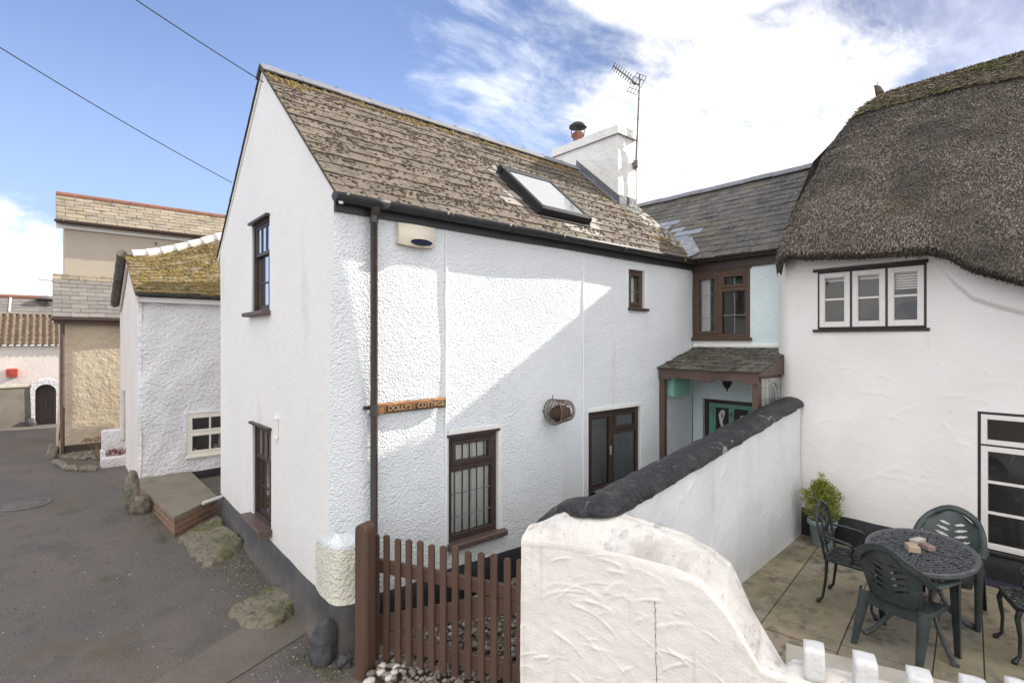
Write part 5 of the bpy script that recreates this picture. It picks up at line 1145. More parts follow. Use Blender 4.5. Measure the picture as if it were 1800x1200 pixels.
for t in (-.16, -.09, .09, .16): mb.tube([rc+vert*t*1.0-sdv*.12, rc+vert*t*1.0+sdv*.12], .006, 5)
for t in (-.12, -.04, .04, .12): mb.tube([rc+sdv*t-vert*.17, rc+sdv*t+vert*.17], .006, 5)
mb.tube([s_+bd*.1-vert*.02, s_+bd*.2-vert*.02], .022, 6); mb.build('reflector', STEEL, ae)
# overhead wires
def wire(a, b, sag, label, r=.006):
    mb = MB(); mb.tube([a+(b-a)*k/20-Z_*sag*4*(k/20)*(1-k/20) for k in range(21)], r, 5); single(mb, 'overhead_wire', CABLE, label, 'wire', 'overhead wires over the lane')
a = V((-.02, 1.98, 5.72)); b = at(252, 0, 5.2); wire(a, a+(b-a)*2.4, .05, 'black overhead wire running up from the cottage gable peak')
mb = MB()
a = at(408, 321, 7.35); b = at(0, 66, 5.2); wire(a, a+(b-a)*1.8, .10, 'black overhead wire meeting the far gable edge of the cottage')

# ================================================================== COURTYARD FURNITURE
def place(o, x, y, z, rz): o.location = (x, y, z); o.rotation_euler = (0, 0, rz); return o
# plastic armchair, facing +X
def plastic_chair(label):
    r = thing('garden_chair', label, 'chair', (0, 0, 0), 'green plastic armchairs at the table')
    mb = MB(); N = 14
    def seat(i, j):
        x = -.20+.44*i/N; y = (-.5+j/N)*(.44+.04*i/N); z = .42-.025*math.cos(PI*(j/N-.5))-.03*(1-i/N)-.035*max(0, (i/N-.8)/.2)**2; return V((x, y, z))
    mb.grid(seat, N, N, 0, True); mb.grid(lambda i, j: seat(i, j)-Z_*.012, N, N, 0, True, None, True)
    edge = [seat(i, 0) for i in range(N+1)]+[seat(N, j) for j in range(1, N+1)]+[seat(i, N) for i in range(N-1, -1, -1)]+[seat(0, j) for j in range(N-1, -1, -1)]
    mb.add(edge+[p-Z_*.04 for p in edge], [(k, k+1, len(edge)+k+1, len(edge)+k) for k in range(len(edge)-1)], 0, True)
    mb.build('seat', PLASTIC, r)
    # back: a curved shield with leaf-shaped slits
    NU_, NV_ = 66, 66
    def bp(i, j, o=0):
        a = i/NU_*2-1; b = j/NV_; w = .155+.065*math.sin(PI*min(1, .15+b*.62))-.06*max(0, (b-.75)/.25)**2*1.2
        y = a*w; x = -.19-.105*b-.02*b*b+.055*a*a-o; z = .42+.445*b-.05*a*a*max(0, b-.5)*2; return V((x, y, z))
    def slit(i, j):
        a = (i+.5)/NU_*2-1; b = (j+.5)/NV_
        for k in range(5):
            bc_ = .22+.125*k; t = abs(a)*.21; ln = .150-.012*k*(1 if k > 1 else .5); c = bc_+.55*(t-.012)**1.0*1.15+1.2*(t*t)
            if .016 < t < ln and abs(b-c) < .027*math.sin(PI*(t-.016)/(ln-.016))+.002: return True
        return False
    mb = MB(); mb.grid(bp, NU_, NV_, 0, True, slit); mb.grid(lambda i, j: bp(i, j, .008), NU_, NV_, 0, True, slit, True); mb.build('backrest', PLASTIC, r)
    # arms and back hoop as one swept band
    pts = []
    for k in range(41):
        a = PI*(k/40); y = .285*math.cos(a); s = math.sin(a); pts.append(V((.20-.50*min(1, s*1.25)**.8-.03*s, y*(1.0 if s < .6 else 1-.10*(s-.6)/.4), .63+.265*max(0, (s-.45)/.55)**.75)))
    mb = MB(); m = len(pts); vs = []
    for k, p in enumerate(pts):
        t = (pts[min(m-1, k+1)]-pts[max(0, k-1)]).normalized(); s = math.sin(PI*k/40); out = V((p.x*.4, p.y, 0)).normalized() if s < .45 else V((-.5, p.y*1.2, .75)).normalized()
        up_ = t.cross(out).normalized(); up_ = up_ if up_.z > 0 else -up_; out = up_.cross(t).normalized()
        w = .030 if s > .45 else .036
        for a, b in ((-w, -.006), (-w*.7, .008), (0, .013), (w*.7, .008), (w, -.006), (w*.9, -.026), (w*.75, -.008), (-w*.8, -.010)): vs.append(p+out*a+up_*b)
    mb.add(vs, [(k*8+j, (k+1)*8+j, (k+1)*8+(j+1) % 8, k*8+(j+1) % 8) for k in range(m-1) for j in range(8)]+[tuple(range(8)), tuple(range((m-1)*8+7, (m-1)*8-1, -1))], 0, True)
    mb.build('arm_hoop', PLASTIC, r)
    for sx, sy in ((1, 1), (1, -1), (-1, 1), (-1, -1)):
        mb = MB(); top = V((.20, sy*.275, .62)) if sx > 0 else V((-.17, sy*.215, .44)); bt = V((.245, sy*.275, 0)) if sx > 0 else V((-.30, sy*.235, 0))
        def lg(i, j):
            t = i/8; p = top+(bt-top)*t; w = (.046-.02*t) if sx > 0 else (.06-.034*t); a = j/8*PI*1.15-.1; 
            return p+V((sx*w*(math.sin(a)-.4), sy*w*.8*math.cos(a)*-1*sy*sy, 0)) if True else p
        mb.grid(lg, 8, 8, 0, True); mb.grid(lambda i, j: lg(i, j)*1+V((-sx*.006, 0, 0)), 8, 8, 0, True, None, True); mb.add([lg(8, j) for j in range(9)], [tuple(range(9))]); mb.build('leg', PLASTIC, r)
    return r
ca = plastic_chair('green plastic armchair with its back to the low garden wall, nearest the camera'); place(ca, 3.46, -3.33, T, math.radians(-13))
cb_ = copy_tree(ca); cb_['label'] = 'green plastic armchair beyond the oval table, backed against the thatched cottage wall'; place(cb_, 4.50, -3.42, T, math.radians(178))
# cast iron chair, facing +X
def iron_chair(label):
    r = thing('iron_chair', label, 'chair', (0, 0, 0), 'black cast iron chairs in the courtyard')
    mb = MB()
    sh = [(.21, -.20), (.21, .20), (.12, .225), (-.16, .20), (-.19, .10), (-.19, -.10), (-.16, -.20), (.12, -.225)]
    mb.tube([V((x, y, .435)) for x, y in sh+[sh[0]]], .016, 6, caps=False)
    rnd = random.Random(6)
    for k in range(34):
        x = rnd.uniform(-.17, .19); y = rnd.uniform(-.19, .19); q = rnd.uniform(.02, .045); mb.tube([V((x+q*math.cos(2*PI*i/9), y+q*math.sin(2*PI*i/9), .438)) for i in range(10)], .0085, 4, caps=False)
    for k in range(-3, 4): mb.tube([(-.18, k*.055, .433), (.2, k*.06, .433)], .006, 4); mb.tube([(k*.055, -.2, .433), (k*.055, .2, .433)], .006, 4)
    mb.fbox((V((.21, 0, 0)), Y_, Z_, X_), -.2, .2, .395, .43, -.012, .006, 0, .004); mb.build('seat', IRON, r)
    for sy in (1, -1):
        mb = MB(); mb.tube([(.19, sy*.18, .43), (.215, sy*.195, .36), (.195, sy*.185, .20), (.20, sy*.19, .06), (.235, sy*.205, .015)], [.022, .02, .013, .012, .02], 8); mb.blob((.235, sy*.205, .016), .024, 1, 1, .1); mb.build('leg', IRON, r)
        mb = MB(); mb.tube([(-.17, sy*.17, .43), (-.175, sy*.175, .25), (-.20, sy*.185, .06), (-.235, sy*.195, .015)], [.018, .014, .012, .018], 8); mb.blob((-.235, sy*.195, .016), .022, 1, 1, .1); mb.build('leg', IRON, r)
        mb = MB(); mb.tube([(-.225, sy*.20, .66), (-.10, sy*.225, .655), (.03, sy*.235, .635), (.07, sy*.235, .60), (.04, sy*.225, .55), (.06, sy*.22, .49), (.03, sy*.215, .43)], [.012, .015, .017, .017, .013, .013, .014], 8); mb.build('arm', IRON, r)
    mb = MB()
    for sy in (1, -1): mb.tube([(-.18, sy*.17, .42), (-.21, sy*.195, .6), (-.25, sy*.20, .80), (-.265, sy*.175, .865)], .014, 7)
    mb.tube([V((-.265-.012*math.cos(PI*(k/12-.5)), -.175+.35*k/12, .865+.05*math.sin(PI*k/12)+.012*math.sin(4*PI*k/12))) for k in range(13)], .014, 7)
    for sy in (1, -1):
        for sc_, z in ((.06, .80), (.075, .67), (.055, .55)):
            mb.tube([V((-.19-(z-.42)*.17+.0, sy*(.085+sc_*.9*math.cos(a_)*(1-.06*a_)), z+sc_*math.sin(a_)*(1-.06*a_))) for a_ in [q*.5 for q in range(14)]], .0075, 5)
    mb.tube([V((-.20-(z-.42)*.17, 0, z)) for z in (.43, .6, .75, .90)], .009, 6)
    mb.tube([V((-.19-(.64-.42)*.17-.02*math.sin(q), .06*math.cos(q), .66+.14*math.sin(q))) for q in [2*PI*k/18 for k in range(19)]], .009, 5, caps=False)
    mb.build('backrest', IRON, r); return r
ic = iron_chair('black cast iron armchair with scrolled back, between the potted shrub and the table'); place(ic, 3.98, -2.80, T, math.radians(-86))
ic2 = copy_tree(ic); ic2['label'] = 'black cast iron chair at the right edge, its curled front leg and seat corner showing'; place(ic2, 4.13, -4.10, T, math.radians(112))
# oval table
tb = thing('oval_table', 'oval grey cast metal garden table with lattice top and curved legs', 'table', (3.87, -3.36, T))
TO = V((3.87, -3.36, T)); ta = math.radians(6); A_, B_ = .60, .40
def el(a, ra, rb, z): return TO+V((math.cos(a)*ra*math.cos(ta)-math.sin(a)*rb*math.sin(ta), math.cos(a)*ra*math.sin(ta)+math.sin(a)*rb*math.cos(ta), z))
mb = MB(); NA = 56
prof = [(.0, .712), (.90, .712), (.945, .718), (.985, .722), (1.0, .714), (1.0, .690), (.975, .675), (.95, .690), (.0, .700)]
for k in range(1, len(prof)-2):
    (r0, h0), (r1, h1) = prof[k], prof[k+1]; mb.add([el(2*PI*i/NA, A_*r0, B_*r0, h0) for i in range(NA)]+[el(2*PI*i/NA, A_*r1, B_*r1, h1) for i in range(NA)], [(i, (i+1) % NA, NA+(i+1) % NA, NA+i) for i in range(NA)], 0, True)
mb.add([el(2*PI*i/NA, A_*.95, B_*.95, .690) for i in range(NA)], [tuple(range(NA-1, -1, -1))])
rnd = random.Random(19)       # cast lattice of little scroll cells
for rr_ in [.08+.092*k for k in range(10)]:
    m = max(4, int(rr_*44))
    for k in range(m):
        a0 = 2*PI*(k+.5*rnd.random())/m; c = el(a0, A_*rr_, B_*rr_, .712); q = .024
        mb.tube([c+V((q*math.cos(t)*rnd.uniform(.8, 1.15), q*math.sin(t)*rnd.uniform(.8, 1.15), .002)) for t in [2*PI*i/7 for i in range(8)]], .0072, 4, caps=False)
mb.add([el(2*PI*i/NA, A_*.93, B_*.93, .705) for i in range(NA)], [tuple(range(NA))], 0)
mb.build('tabletop', TABLEM, tb)
for sx, sy in ((1, 1), (1, -1), (-1, 1), (-1, -1)):
    mb = MB(); mb.tube([TO+V((sx*.30, sy*.17, .69)), TO+V((sx*.22, sy*.12, .52)), TO+V((sx*.16, sy*.10, .34)), TO+V((sx*.22, sy*.16, .17)), TO+V((sx*.36, sy*.26, .04)), TO+V((sx*.43, sy*.31, .015))], [.026, .022, .018, .018, .02, .024], 8); mb.build('leg', TABLEM, tb)
mb = MB(); mb.tube([TO+V((.30*math.cos(2*PI*k/16)*.55, .17*math.sin(2*PI*k/16)*.6, .36)) for k in range(17)], .012, 6, caps=False); mb.build('leg_ring', TABLEM, tb)
for c, s, rz, m_, l in ((onZ(1604, 962, T+.745), (.115, .085, .052), .5, BRBUFF, 'buff brick piece lying on the table, nearest the camera'), (onZ(1613, 950, T+.74), (.13, .06, .042), -.35, COPING, 'pale flat brick piece at the back of the table pile'), (onZ(1630, 960, T+.74), (.10, .065, .04), .9, BRRED, 'reddish brick piece on the right of the table pile')):
    mb = MB(); mb.box((c.x, c.y, T+.722+s[2]/2), s, rz, bev=.008); single(mb, 'brick', m_, l, 'brick', 'brick pieces on the table')
# pot and shrub
pc = V((5.36, -2.08, T)); mb = MB(); mb.lathe([(.0, .0), (.105, .0), (.112, .01), (.14, .25), (.155, .255), (.165, .27), (.165, .315), (.158, .325), (.145, .32), (.138, .27), (.0, .27)], pc, 28); single(mb, 'flower_pot', POTG, 'sage green glazed pot in the corner of the courtyard', 'pot')
sh = thing('shrub', 'yellow green dwarf conifer growing in the sage pot', 'shrub', tuple(pc+Z_*.27))
mb = MB(); rnd = random.Random(23)
sprays = []
for k in range(300):
    a = rnd.uniform(0, 2*PI); h = rnd.random()**.8; rr_ = (.185*math.sin(PI*min(1, .18+h*.80))**.7)*rnd.uniform(.2, 1.18); sprays.append(pc+V((math.cos(a)*rr_, math.sin(a)*rr_, .33+.44*h)))
sprays += [pc+V((math.cos(a)*.20, math.sin(a)*.20, .62+.04*math.sin(a*3))) for a in (2.2, 2.5, 2.4, -.6)]+[pc+V((.02, .02, .84)), pc+V((-.03, .0, .86))]
for c in sprays:
    o = (c-(pc+Z_*.42)); o = o.normalized() if o.length > .01 else Z_
    for q in range(17):
        d = (o+V((rnd.gauss(0, .55), rnd.gauss(0, .55), rnd.gauss(.35, .45)))).normalized(); p = c+V((rnd.gauss(0, .018), rnd.gauss(0, .018), rnd.gauss(0, .018))); s_ = d.cross(V((rnd.gauss(0, 1), rnd.gauss(0, 1), rnd.gauss(0, 1)))).normalized()*rnd.uniform(.004, .007); l = rnd.uniform(.014, .058); mb.add([p-s_*.5, p+d*l*.5-s_, p+d*l, p+d*l*.5+s_], [(0, 1, 2, 3)])
mb.build('foliage', LEAFY, sh)
mb = MB(); mb.tube([pc+Z_*.25, pc+V((.01, 0, .5)), pc+V((0, .01, .72))], [.02, .013, .006], 6)
for k in range(12): a = k*2.4; mb.tube([pc+Z_*(.36+.02*k), pc+V((math.cos(a)*.15, math.sin(a)*.15, .48+.022*k))], [.007, .003], 5)
mb.build('stem', STEMM, sh)
mb = MB(); mb.lathe([(0, .285), (.137, .28)], pc, 20); mb.build('soil', SOIL, sh)
# ================================================================== NEIGHBOURING WHITE HOUSE
nh = thing('white_house', 'small white roughcast house with golden mossy roof behind the slate cottage gable', 'house', (1.2, 7.6, .3))
NY = 6.3; NX = -.78
NF_ = frame((0, NY, 0), X_, -Y_); NW_ = (-.075, .66, .68, 1.45)
mb = MB(); wall(mb, NF_, NX, 3.6, -.05, 3.52, [NW_], .07, lambda u, z: wav(u, z, .03, 2.3)+wav(u*1.7, z, .018, 6)-.05*np.clip(1-(u-NX)/.12, 0, 1)**2+.06*np.clip((.9-z)/.7, 0, 1)**2, .09, 0, 0)
sd = (V((NX+.05, 0, 0)), Y_, Z_, -X_)
mb.grid(lambda i, j: V((NX+.05-(.04*min(1, i/2))-.07*max(0, (.9-(j*.25))/.9)**2, NY+3.2*i/20, -.05+.25*j)), 20, 14, 1, True, None, True)
mb.add([V((NX+.01, NY, 3.45)), V((NX+.01, 9.4, 3.45)), V((NX+.01, 7.8, 4.35))], [(2, 1, 0)], 1); mb.add([V((NX, 9.5, 0)), V((3.6, 9.5, 0)), V((3.6, 9.5, 3.5)), V((NX, 9.5, 3.5))], [(0, 1, 2, 3)]); mb.add([V((3.6, 6.3, 0)), V((3.6, 9.5, 0)), V((3.6, 9.5, 3.5)), V((3.6, 7.8, 4.9)), V((3.6, 6.3, 3.5))], [(0, 1, 2, 3, 4)])
mb.build('wall', [NEIGHW, PINKW], nh)
mb = MB(); mb.box((1.4, 8, .3), (4.2, 3, .05)); mb.box((1.4, 7.4, 1.5), (4.2, .06, 3)); mb.build('inner_wall', ROOM, nh)
mb = MB(); mb.grid(lambda i, j: V((NX-.01+3*i/20, NY-[.075, .09, .10, .10][j]-.01*mnoise.noise(V((i*.8, 0, j))), [.42+.03*i/20*2+.012*mnoise.noise(V((i*.9, 3, 0))), .40, .3, .0][j])), 20, 3, 0, True); mb.build('plinth', PLINTHB, nh)
rz_ = [onY(x, y, 7.8) for x, y in ((236, 449), (272, 446), (317, 437), (352, 428), (387, 417))]
zr = lambda x: float(np.interp(x, [p.x for p in rz_]+[1.6, 4], [p.z for p in rz_]+[5.15, 5.2]))
def PN(u, v):
    x = NX-.06+u; t = v/1.9; return V((x, 6.17+1.63*t, 3.545+(zr(x)-3.545)*t))
NN = V((0, -.5, .87))
mb = MB(); mb.grid(lambda i, j: PN(3.6*i/12, 1.9*j/4)-Z_*.02, 12, 4, 0, False); slates(mb, PN, NN, 3.6, 1.88, .24, .15, 51, None, None, .012, 2.2)
mb.grid(lambda i, j: V((NX-.03+3.6*i/12, 7.8+1.7*j, zr(NX+3.6*i/12)*(1-j)+3.5*j)), 12, 1, 0, False)
nr_ = mb.build('roof', SLATE_MOSS, nh)
mb = MB(); mossclumps(mb, PN, NN, 1.6, 1.85, 900, 52, lambda u, v: .35+mnoise.noise(V((u*3, v*4, 1)))*1.5, .012, .04, 0, .45); tag(mb.build('roof_moss', MOSSG, nr_), kind='stuff')
mb = MB(); x = rz_[0].x-.02
while x < 1.2:
    w = .235; a, b = V((x, 7.8, zr(x)+.0)), V((x+w, 7.8, zr(x+w)+.0)); mb.tube([a, a+(b-a)*.05, b], [.112, .105, .098], 14); x += w
mb.build('ridge_tiles', RIDGE_W, nr_)
mb = MB(); p0, p1 = V((NX-.03, 7.8, zr(NX)-.03)), V((NX-.03, 6.18, 3.49)); mb.prism([p0, p1, p1-Z_*.16, p0-Z_*.16], X_*.03)
p2 = V((NX-.03, 9.3, 3.49)); mb.prism([p0, p0-Z_*.16, p2-Z_*.16, p2], X_*.03); mb.build('bargeboard', BARGEP, nr_)
mb = MB()
for k in range(5): a = p0+(p2-p0)*(k/5)+V((-.07, 0, .05)); b = p0+(p2-p0)*((k+1.12)/5)+V((-.07, 0, .035)); mb.tube([a, b], [.085, .075], 10)
mb.build('verge_tiles', SLATE_DK, nr_)
mb = MB(); q1_, q2_ = at(216, 690, 10.55), at(216, 772, 10.5); mb.tube([q1_, q2_], .05, 10); mb.tube([q1_, q1_+Z_*.06], .06, 10); mb.build('waste_pipe', PVC, nh)
mb = MB(); mb.fbox(NF_, NX-.02, 3.4, 3.39, 3.475, .0, .10, 0, .004); mb.build('fascia', SOFFW, nh)
mb = MB(); halfround(mb, (NX-.05, NY-.16, 3.535), (3.4, NY-.16, 3.55), .05); mb.fbox(NF_, NX-.02, 3.4, 3.477, 3.53, .0, .11); mb.build('gutter', GUTTER, nh)
u0, u1, z0, z1 = NW_
mb = MB(); ring_frame(mb, NF_, u0+.003, u1-.003, z0+.02, z1-.003, .05, -.08, -.01); zc = 1.10; mb.fbox(NF_, u0+.05, u1-.05, zc-.02, zc+.02, -.08, -.012)
ring_frame(mb, NF_, u0+.053, u1-.053, zc+.02, z1-.053, .035, -.07, -.005); ring_frame(mb, NF_, u0+.053, u1-.053, z0+.07, zc-.02, .035, -.07, -.005); mb.fbox(NF_, (u0+u1)/2-.012, (u0+u1)/2+.012, z0+.1, z1-.08, -.06, -.006)
w = mb.build('cottage_window', CREAMF, nh)
mb = MB(); pane_quad(mb, NF_, u0+.06, u1-.06, z0+.08, z1-.06, -.04); mb.build('pane', GLASSD, w)
mb = MB(); mb.fbox(NF_, u0-.02, u1+.02, z0-.02, z0+.022, -.08, .05, 0, .008); mb.build('sill', CREAMF, w)
mb = MB()
for xx, h in ((.08, .10), (.42, .13), (.5, .3)): mb.lathe([(.0, 0), (.035, 0), (.045, h*.5), (.025, h), (0, h)], (xx, NY+.2, z0+.02), 10)
mb.build('jars', CREAMF, w)
# brick step between the two houses, white pipe on it
st_ = thing('brick_step', 'low brick step with a grey concrete top between the white house and the gable', 'step', (-.35, 4.9, .25))
P4 = [V((-.86, 6.22, 0)), V((-.66, 3.56, 0)), V((-.03, 4.22, 0)), V((-.03, 6.22, 0))]
mb = MB(); mb.prism([p+Z_*.12 for p in P4][::-1], Z_*.285); mb.build('brickwork', BRICK, st_)
mb = MB(); mb.prism([p+V((-.012 if p.x < -.5 else 0, -.012 if p.y < 5 else 0, .405)) for p in P4][::-1], Z_*.045); mb.build('top_slab', STEPTOP, st_)
a, b = onZ(357, 884, .49), onZ(391, 872, .50); b.x = min(b.x, -.01); mb = MB(); mb.tube([a, b], .026, 12); mb.tube([a-(b-a)*.02, a+(b-a)*.03], .02, 12); single(mb, 'waste_pipe', PVC, 'grey white waste pipe end lying on the brick step', 'pipe')
# white planter with flowers, dry flower heads behind
pl = thing('planter', 'white rendered planter block with red flowers at the lane side', 'planter', (-.98, 8.35, .35))
z_ = lane_z(-1, 8.3)-.02
mb = MB(); mb.box((-.93, 8.60, z_+.34), (.42, .14, .68), .04, bev=.03); mb.box((-.95, 8.38, z_+.10), (.42, .30, .20), .04, bev=.03); mb.box((-1.13, 8.42, z_+.16), (.06, .28, .32), .04, bev=.02); mb.build('body', NEIGHW, pl)
mb = MB(); rnd = random.Random(5)
for k in range(70): mb.blob((-.93+rnd.uniform(-.14, .18), 8.38+rnd.uniform(-.1, .08), z_+.22+rnd.uniform(0, .10)), rnd.uniform(.012, .026), k, 1, .3)
mb.build('flowers', FLOWER, pl)
mb = MB(); c = onY(172, 800, 8.9); c.z = lane_z(c.x, c.y); rnd = random.Random(6)
for k in range(11):
    a = rnd.uniform(0, 2*PI); h = rnd.uniform(.30, .52); e = c+V((math.cos(a)*rnd.uniform(.05, .28), math.sin(a)*.12, h)); mb.tube([c, c+(e-c)*.5+Z_*.06, e], [.006, .004, .003], 4)
    for q in range(12): mb.blob(e+V((rnd.gauss(0, .028), rnd.gauss(0, .028), rnd.gauss(.005, .006))), .012, q+k, 1, .2)
single(mb, 'dry_plant', DRYST, 'dry brown flower heads beside the white planter', 'plant')
for k, (x0, y0, x1, y1) in enumerate(((97, 812, 118, 823), (118, 824, 140, 826), (141, 827, 170, 825))):
    a, b = onZ(x0, y0, .33), onZ(x1, y1, .33); mb = MB(); n = 6
    mb.tube([a+(b-a)*t+Z_*(.03*math.sin(PI*t)+.02-.02) for t in [i/n for i in range(n+1)]], [.05, .065, .07, .068, .07, .065, .05], 8, 0); single(mb, 'kerb_stone', ROCK, ['grey kerb stone at the beige house corner', 'rounded kerb stone in the middle of the cobbled edge', 'long kerb stone nearest the white planter'][k], 'kerb stone', 'kerb stones round the cobbles')
rock('stone', 92, 803, (.10, .10, .20), 'grey corner stone at the left foot of the beige house', ROCK, 27, amp=.3)

# ================================================================== BEIGE HOUSE
bh = thing('beige_house', 'tall beige rendered house with yellowed slate roof and lower lean-to', 'house', (.6, 12, .3))
BY = 10.4; BXL = -1.75; UY = 11.7
BFr = frame((0, BY, 0), X_, -Y_)
mb = MB(); wall(mb, BFr, BXL, 3.4, -.05, 3.30, (), .11, lambda u, z: wav(u, z, .025, 2)+.10*np.clip((1.3-z)/1.3, 0, 1)**2-.12*np.clip(1-(u-BXL)/.2, 0, 1)**2, .1)
mb.grid(lambda i, j: V((BXL+.0-.10*max(0, (1.3-.3*j)/1.3)**2, BY+.08+3.9*i/20, -.05+.3*j)), 20, 11, 0, True, None, True)
mb.build('lower_wall', BEIGE, bh)
mb = MB(); ul = BXL+.09
mb.add([V((ul, UY, 3.2)), V((4, UY, 3.2)), V((4, UY, 5.62)), V((ul, UY, 5.62))], [(0, 1, 2, 3)]); mb.add([V((ul, UY, 3.0)), V((ul, 14.3, 3.0)), V((ul, 14.3, 5.62)), V((ul, 13, 6.4)), V((ul, UY, 5.62))], [(4, 3, 2, 1, 0)]); mb.add([V((ul, 14.3, 0)), V((4, 14.3, 0)), V((4, 14.3, 5.6)), V((ul, 14.3, 5.6))], [(0, 1, 2, 3)]); mb.add([V((4, UY, 0)), V((4, 14.3, 0)), V((4, 14.3, 5.6)), V((4, 13, 6.4)), V((4, UY, 5.6))], [(0, 1, 2, 3, 4)])
mb.build('upper_wall', BEIGEU, bh)
p = onY(274, 428, UY-.02); mb = MB(); mb.box(tuple(p), (.03, .03, .05)); mb.tube([p-Y_*.01, p-Y_*.05-Z_*.04], .008, 5); mb.build('wall_hook', BLACKF, bh)
mb = MB(); mb.fbox(BFr, BXL+.03, 2.2, -.05, .50, .075, .125, 0, .01); mb.build('plinth', BRPL, bh)
ls = (4.30-3.26)/(UY-10.28); VL_ = V((0, 1, ls)).normalized(); NL_ = V((0, -ls, 1)).normalized(); OL_ = V((BXL-.12, 10.26, 3.25)); LL_ = (UY-10.26)/VL_.y
PL_ = lambda u, v: OL_+X_*u+VL_*v
mb = MB(); mb.prism([PL_(0, 0)-Z_*.07, PL_(0, LL_)-Z_*.07, PL_(0, LL_), PL_(0, 0)], X_*5, 2); slates(mb, PL_, NL_, 3.2, LL_-.01, .30, .17, 61, None, lambda u, v, r: v > LL_-.22, .010, 1, gap=.004)
lr = mb.build('lean_to_roof', [SLATE_GRY, SLATE_CRM, SOIL], bh)
us_ = (6.42-5.53)/(13-11.5); VU = V((0, 1, us_)).normalized(); NU2 = V((0, -us_, 1)).normalized(); OU = V((BXL-.06, 11.5, 5.53)); LU = 1.5/VU.y
PU = lambda u, v: OU+X_*u+VU*v
mb = MB(); mb.prism([PU(0, 0)-Z_*.08, PU(0, LU)-Z_*.08, PU(0, LU), PU(0, 0)], X_*5.8, 1); slates(mb, PU, NU2, 5.7, LU-.01, .36, .235, 62, None, None, .016, 1.6, gap=.006); mb.prism([PU(.16, LU)-Z_*.08, V((OU.x+.16, 14.5, 5.45)), V((OU.x+.16, 14.5, 5.53)), PU(.16, LU)], X_*5.6, 0)
ur = mb.build('upper_roof', [SLATE_CRM, SOIL], bh)
mb = MB(); x = OU.x; rnd = random.Random(3)
while x < 3.6: mb.tube([(x, 13, 6.42+rnd.uniform(-.004, .004)), (x+.37, 13, 6.42)], .085, 10); x += .38
mb.build('ridge_tiles', TERRA, ur)
mb = MB(); mb.prism([V((OU.x+.0, 11.62, 5.52)), V((OU.x+.0, UY, 5.52)), V((OU.x+.0, UY, 5.37)), V((OU.x+.0, 11.62, 5.37))], X_*5.4); mb.build('fascia', SOFFW, bh)
mb = MB(); halfround(mb, (OU.x-.03, 11.47, 5.53), (3.8, 11.47, 5.56), .06)
for k in range(7): halfround(mb, (OU.x+.1+.62*k, 11.47, 5.535+.004*k), (OU.x+.14+.62*k, 11.47, 5.535+.004*k), .067)
halfround(mb, (BXL-.14, 10.22, 3.23), (2, 10.22, 3.24), .06); mb.fbox(BFr, BXL-.1, 2, 3.10, 3.20, .02, .12)
gb = mb.build('gutter', GUTB, bh)
p = onY(110, 600, BY-.09); mb = MB(); x = p.x; mb.tube([(x, 10.22, 3.18), (x, 10.29, 3.05), (x, 10.31, 2.9), (x, 10.27, 1.5), (x, 10.21, .3)], .036, 10)
for z in (2.0, 1.25): mb.tube([(x, 10.275, z), (x, 10.272, z+.05)], .044, 10)
mb.build('downpipe', GUTB, bh)

# ================================================================== FAR END OF THE LANE
fh = thing('far_house', 'distant white house with brown pantiles and a red ridge beyond the beige house', 'house', (-4.5, 19.5, .2))
FY = 18.0
mb = MB(); mb.add([V((-9, FY, -.2)), V((1, FY, -.2)), V((1, FY, 2.6)), V((-9, FY, 2.6))], [(0, 1, 2, 3)]); mb.add([V((1, FY, -.2)), V((1, 22, -.2)), V((1, 22, 2.5)), V((1, 20, 4.2)), V((1, FY, 2.6))], [(0, 1, 2, 3, 4)]); mb.build('wall', PINKW, fh)
def pan(i, j):
    u = i/8*.16; r = j//2; t = .0 if j % 2 == 0 else 1.0; v = (r+t)*.24; ph = (i % 8)/8*2*PI
    h = .045*math.sin(ph)+.055*(1-t)
    y = FY-.12+v*.78; return V((-5.6+u, y, 2.56+v*.63+h))
mb = MB(); mb.grid(pan, 8*31, 13, 0, True); mb.build('pantiles', PANTILE, fh)
V2 = V((0, .80, .60)); N2 = V((0, -.6, .8)); O2 = V((-6, 19.22, 3.62)); P2 = lambda u, v: O2+X_*u+V2*v
mb = MB(); mb.add([P2(0, 0), P2(6.6, 0), P2(6.6, 1.02), P2(0, 1.02)], [(0, 1, 2, 3)], 1); slates(mb, P2, N2, 6.6, 1.0, .3, .18, 71, None, None); mb.add([P2(0, 1.02), P2(6.6, 1.02), V((.6, 23, 2.6)), V((-6, 23, 2.6))], [(0, 1, 2, 3)], 1); fr2 = mb.build('slate_roof', [SLATE_GRY, SLATE_GRY], fh)
mb = MB(); mb.tube([P2(0, 1.02), P2(6.6, 1.02)], .09, 10); mb.build('ridge_tiles', TERRA, fr2)
mb = MB(); mb.tube([(-2.95, 19.30, 3.70), (-2.95, 20.0, 4.22)], .03, 5); mb.build('lead_strip', SOFFW, fr2)
cz = onY(81, 533, 19.75); mb = MB(); mb.lathe([(.17, -.45), (.17, 0), (.19, .02), (.19, .05), (.15, .07), (.15, .12)], cz, 16); mb.lathe([(.0, .14), (.29, .12), (.30, .15), (.10, .25), (0, .27)], cz, 18); mb.build('vent_cowl', SLATE_DK, fr2)
e0, e1 = at(68, 491, 19.5), at(105, 495, 18.7); ae2 = thing('rooftop_aerial', 'small distant aerial showing beside the beige lean-to roof', 'aerial', tuple(e1-Z_*.9))
mb = MB(); mb.tube([e0, e1], .010, 5); mb.build('boom', STEEL, ae2)
mb = MB()
for k in range(8): c = e0+(e1-e0)*(.05+.1*k); mb.tube([c-Z_*.06, c+Z_*.06], .006, 4)
mb.build('elements', STEEL, ae2)
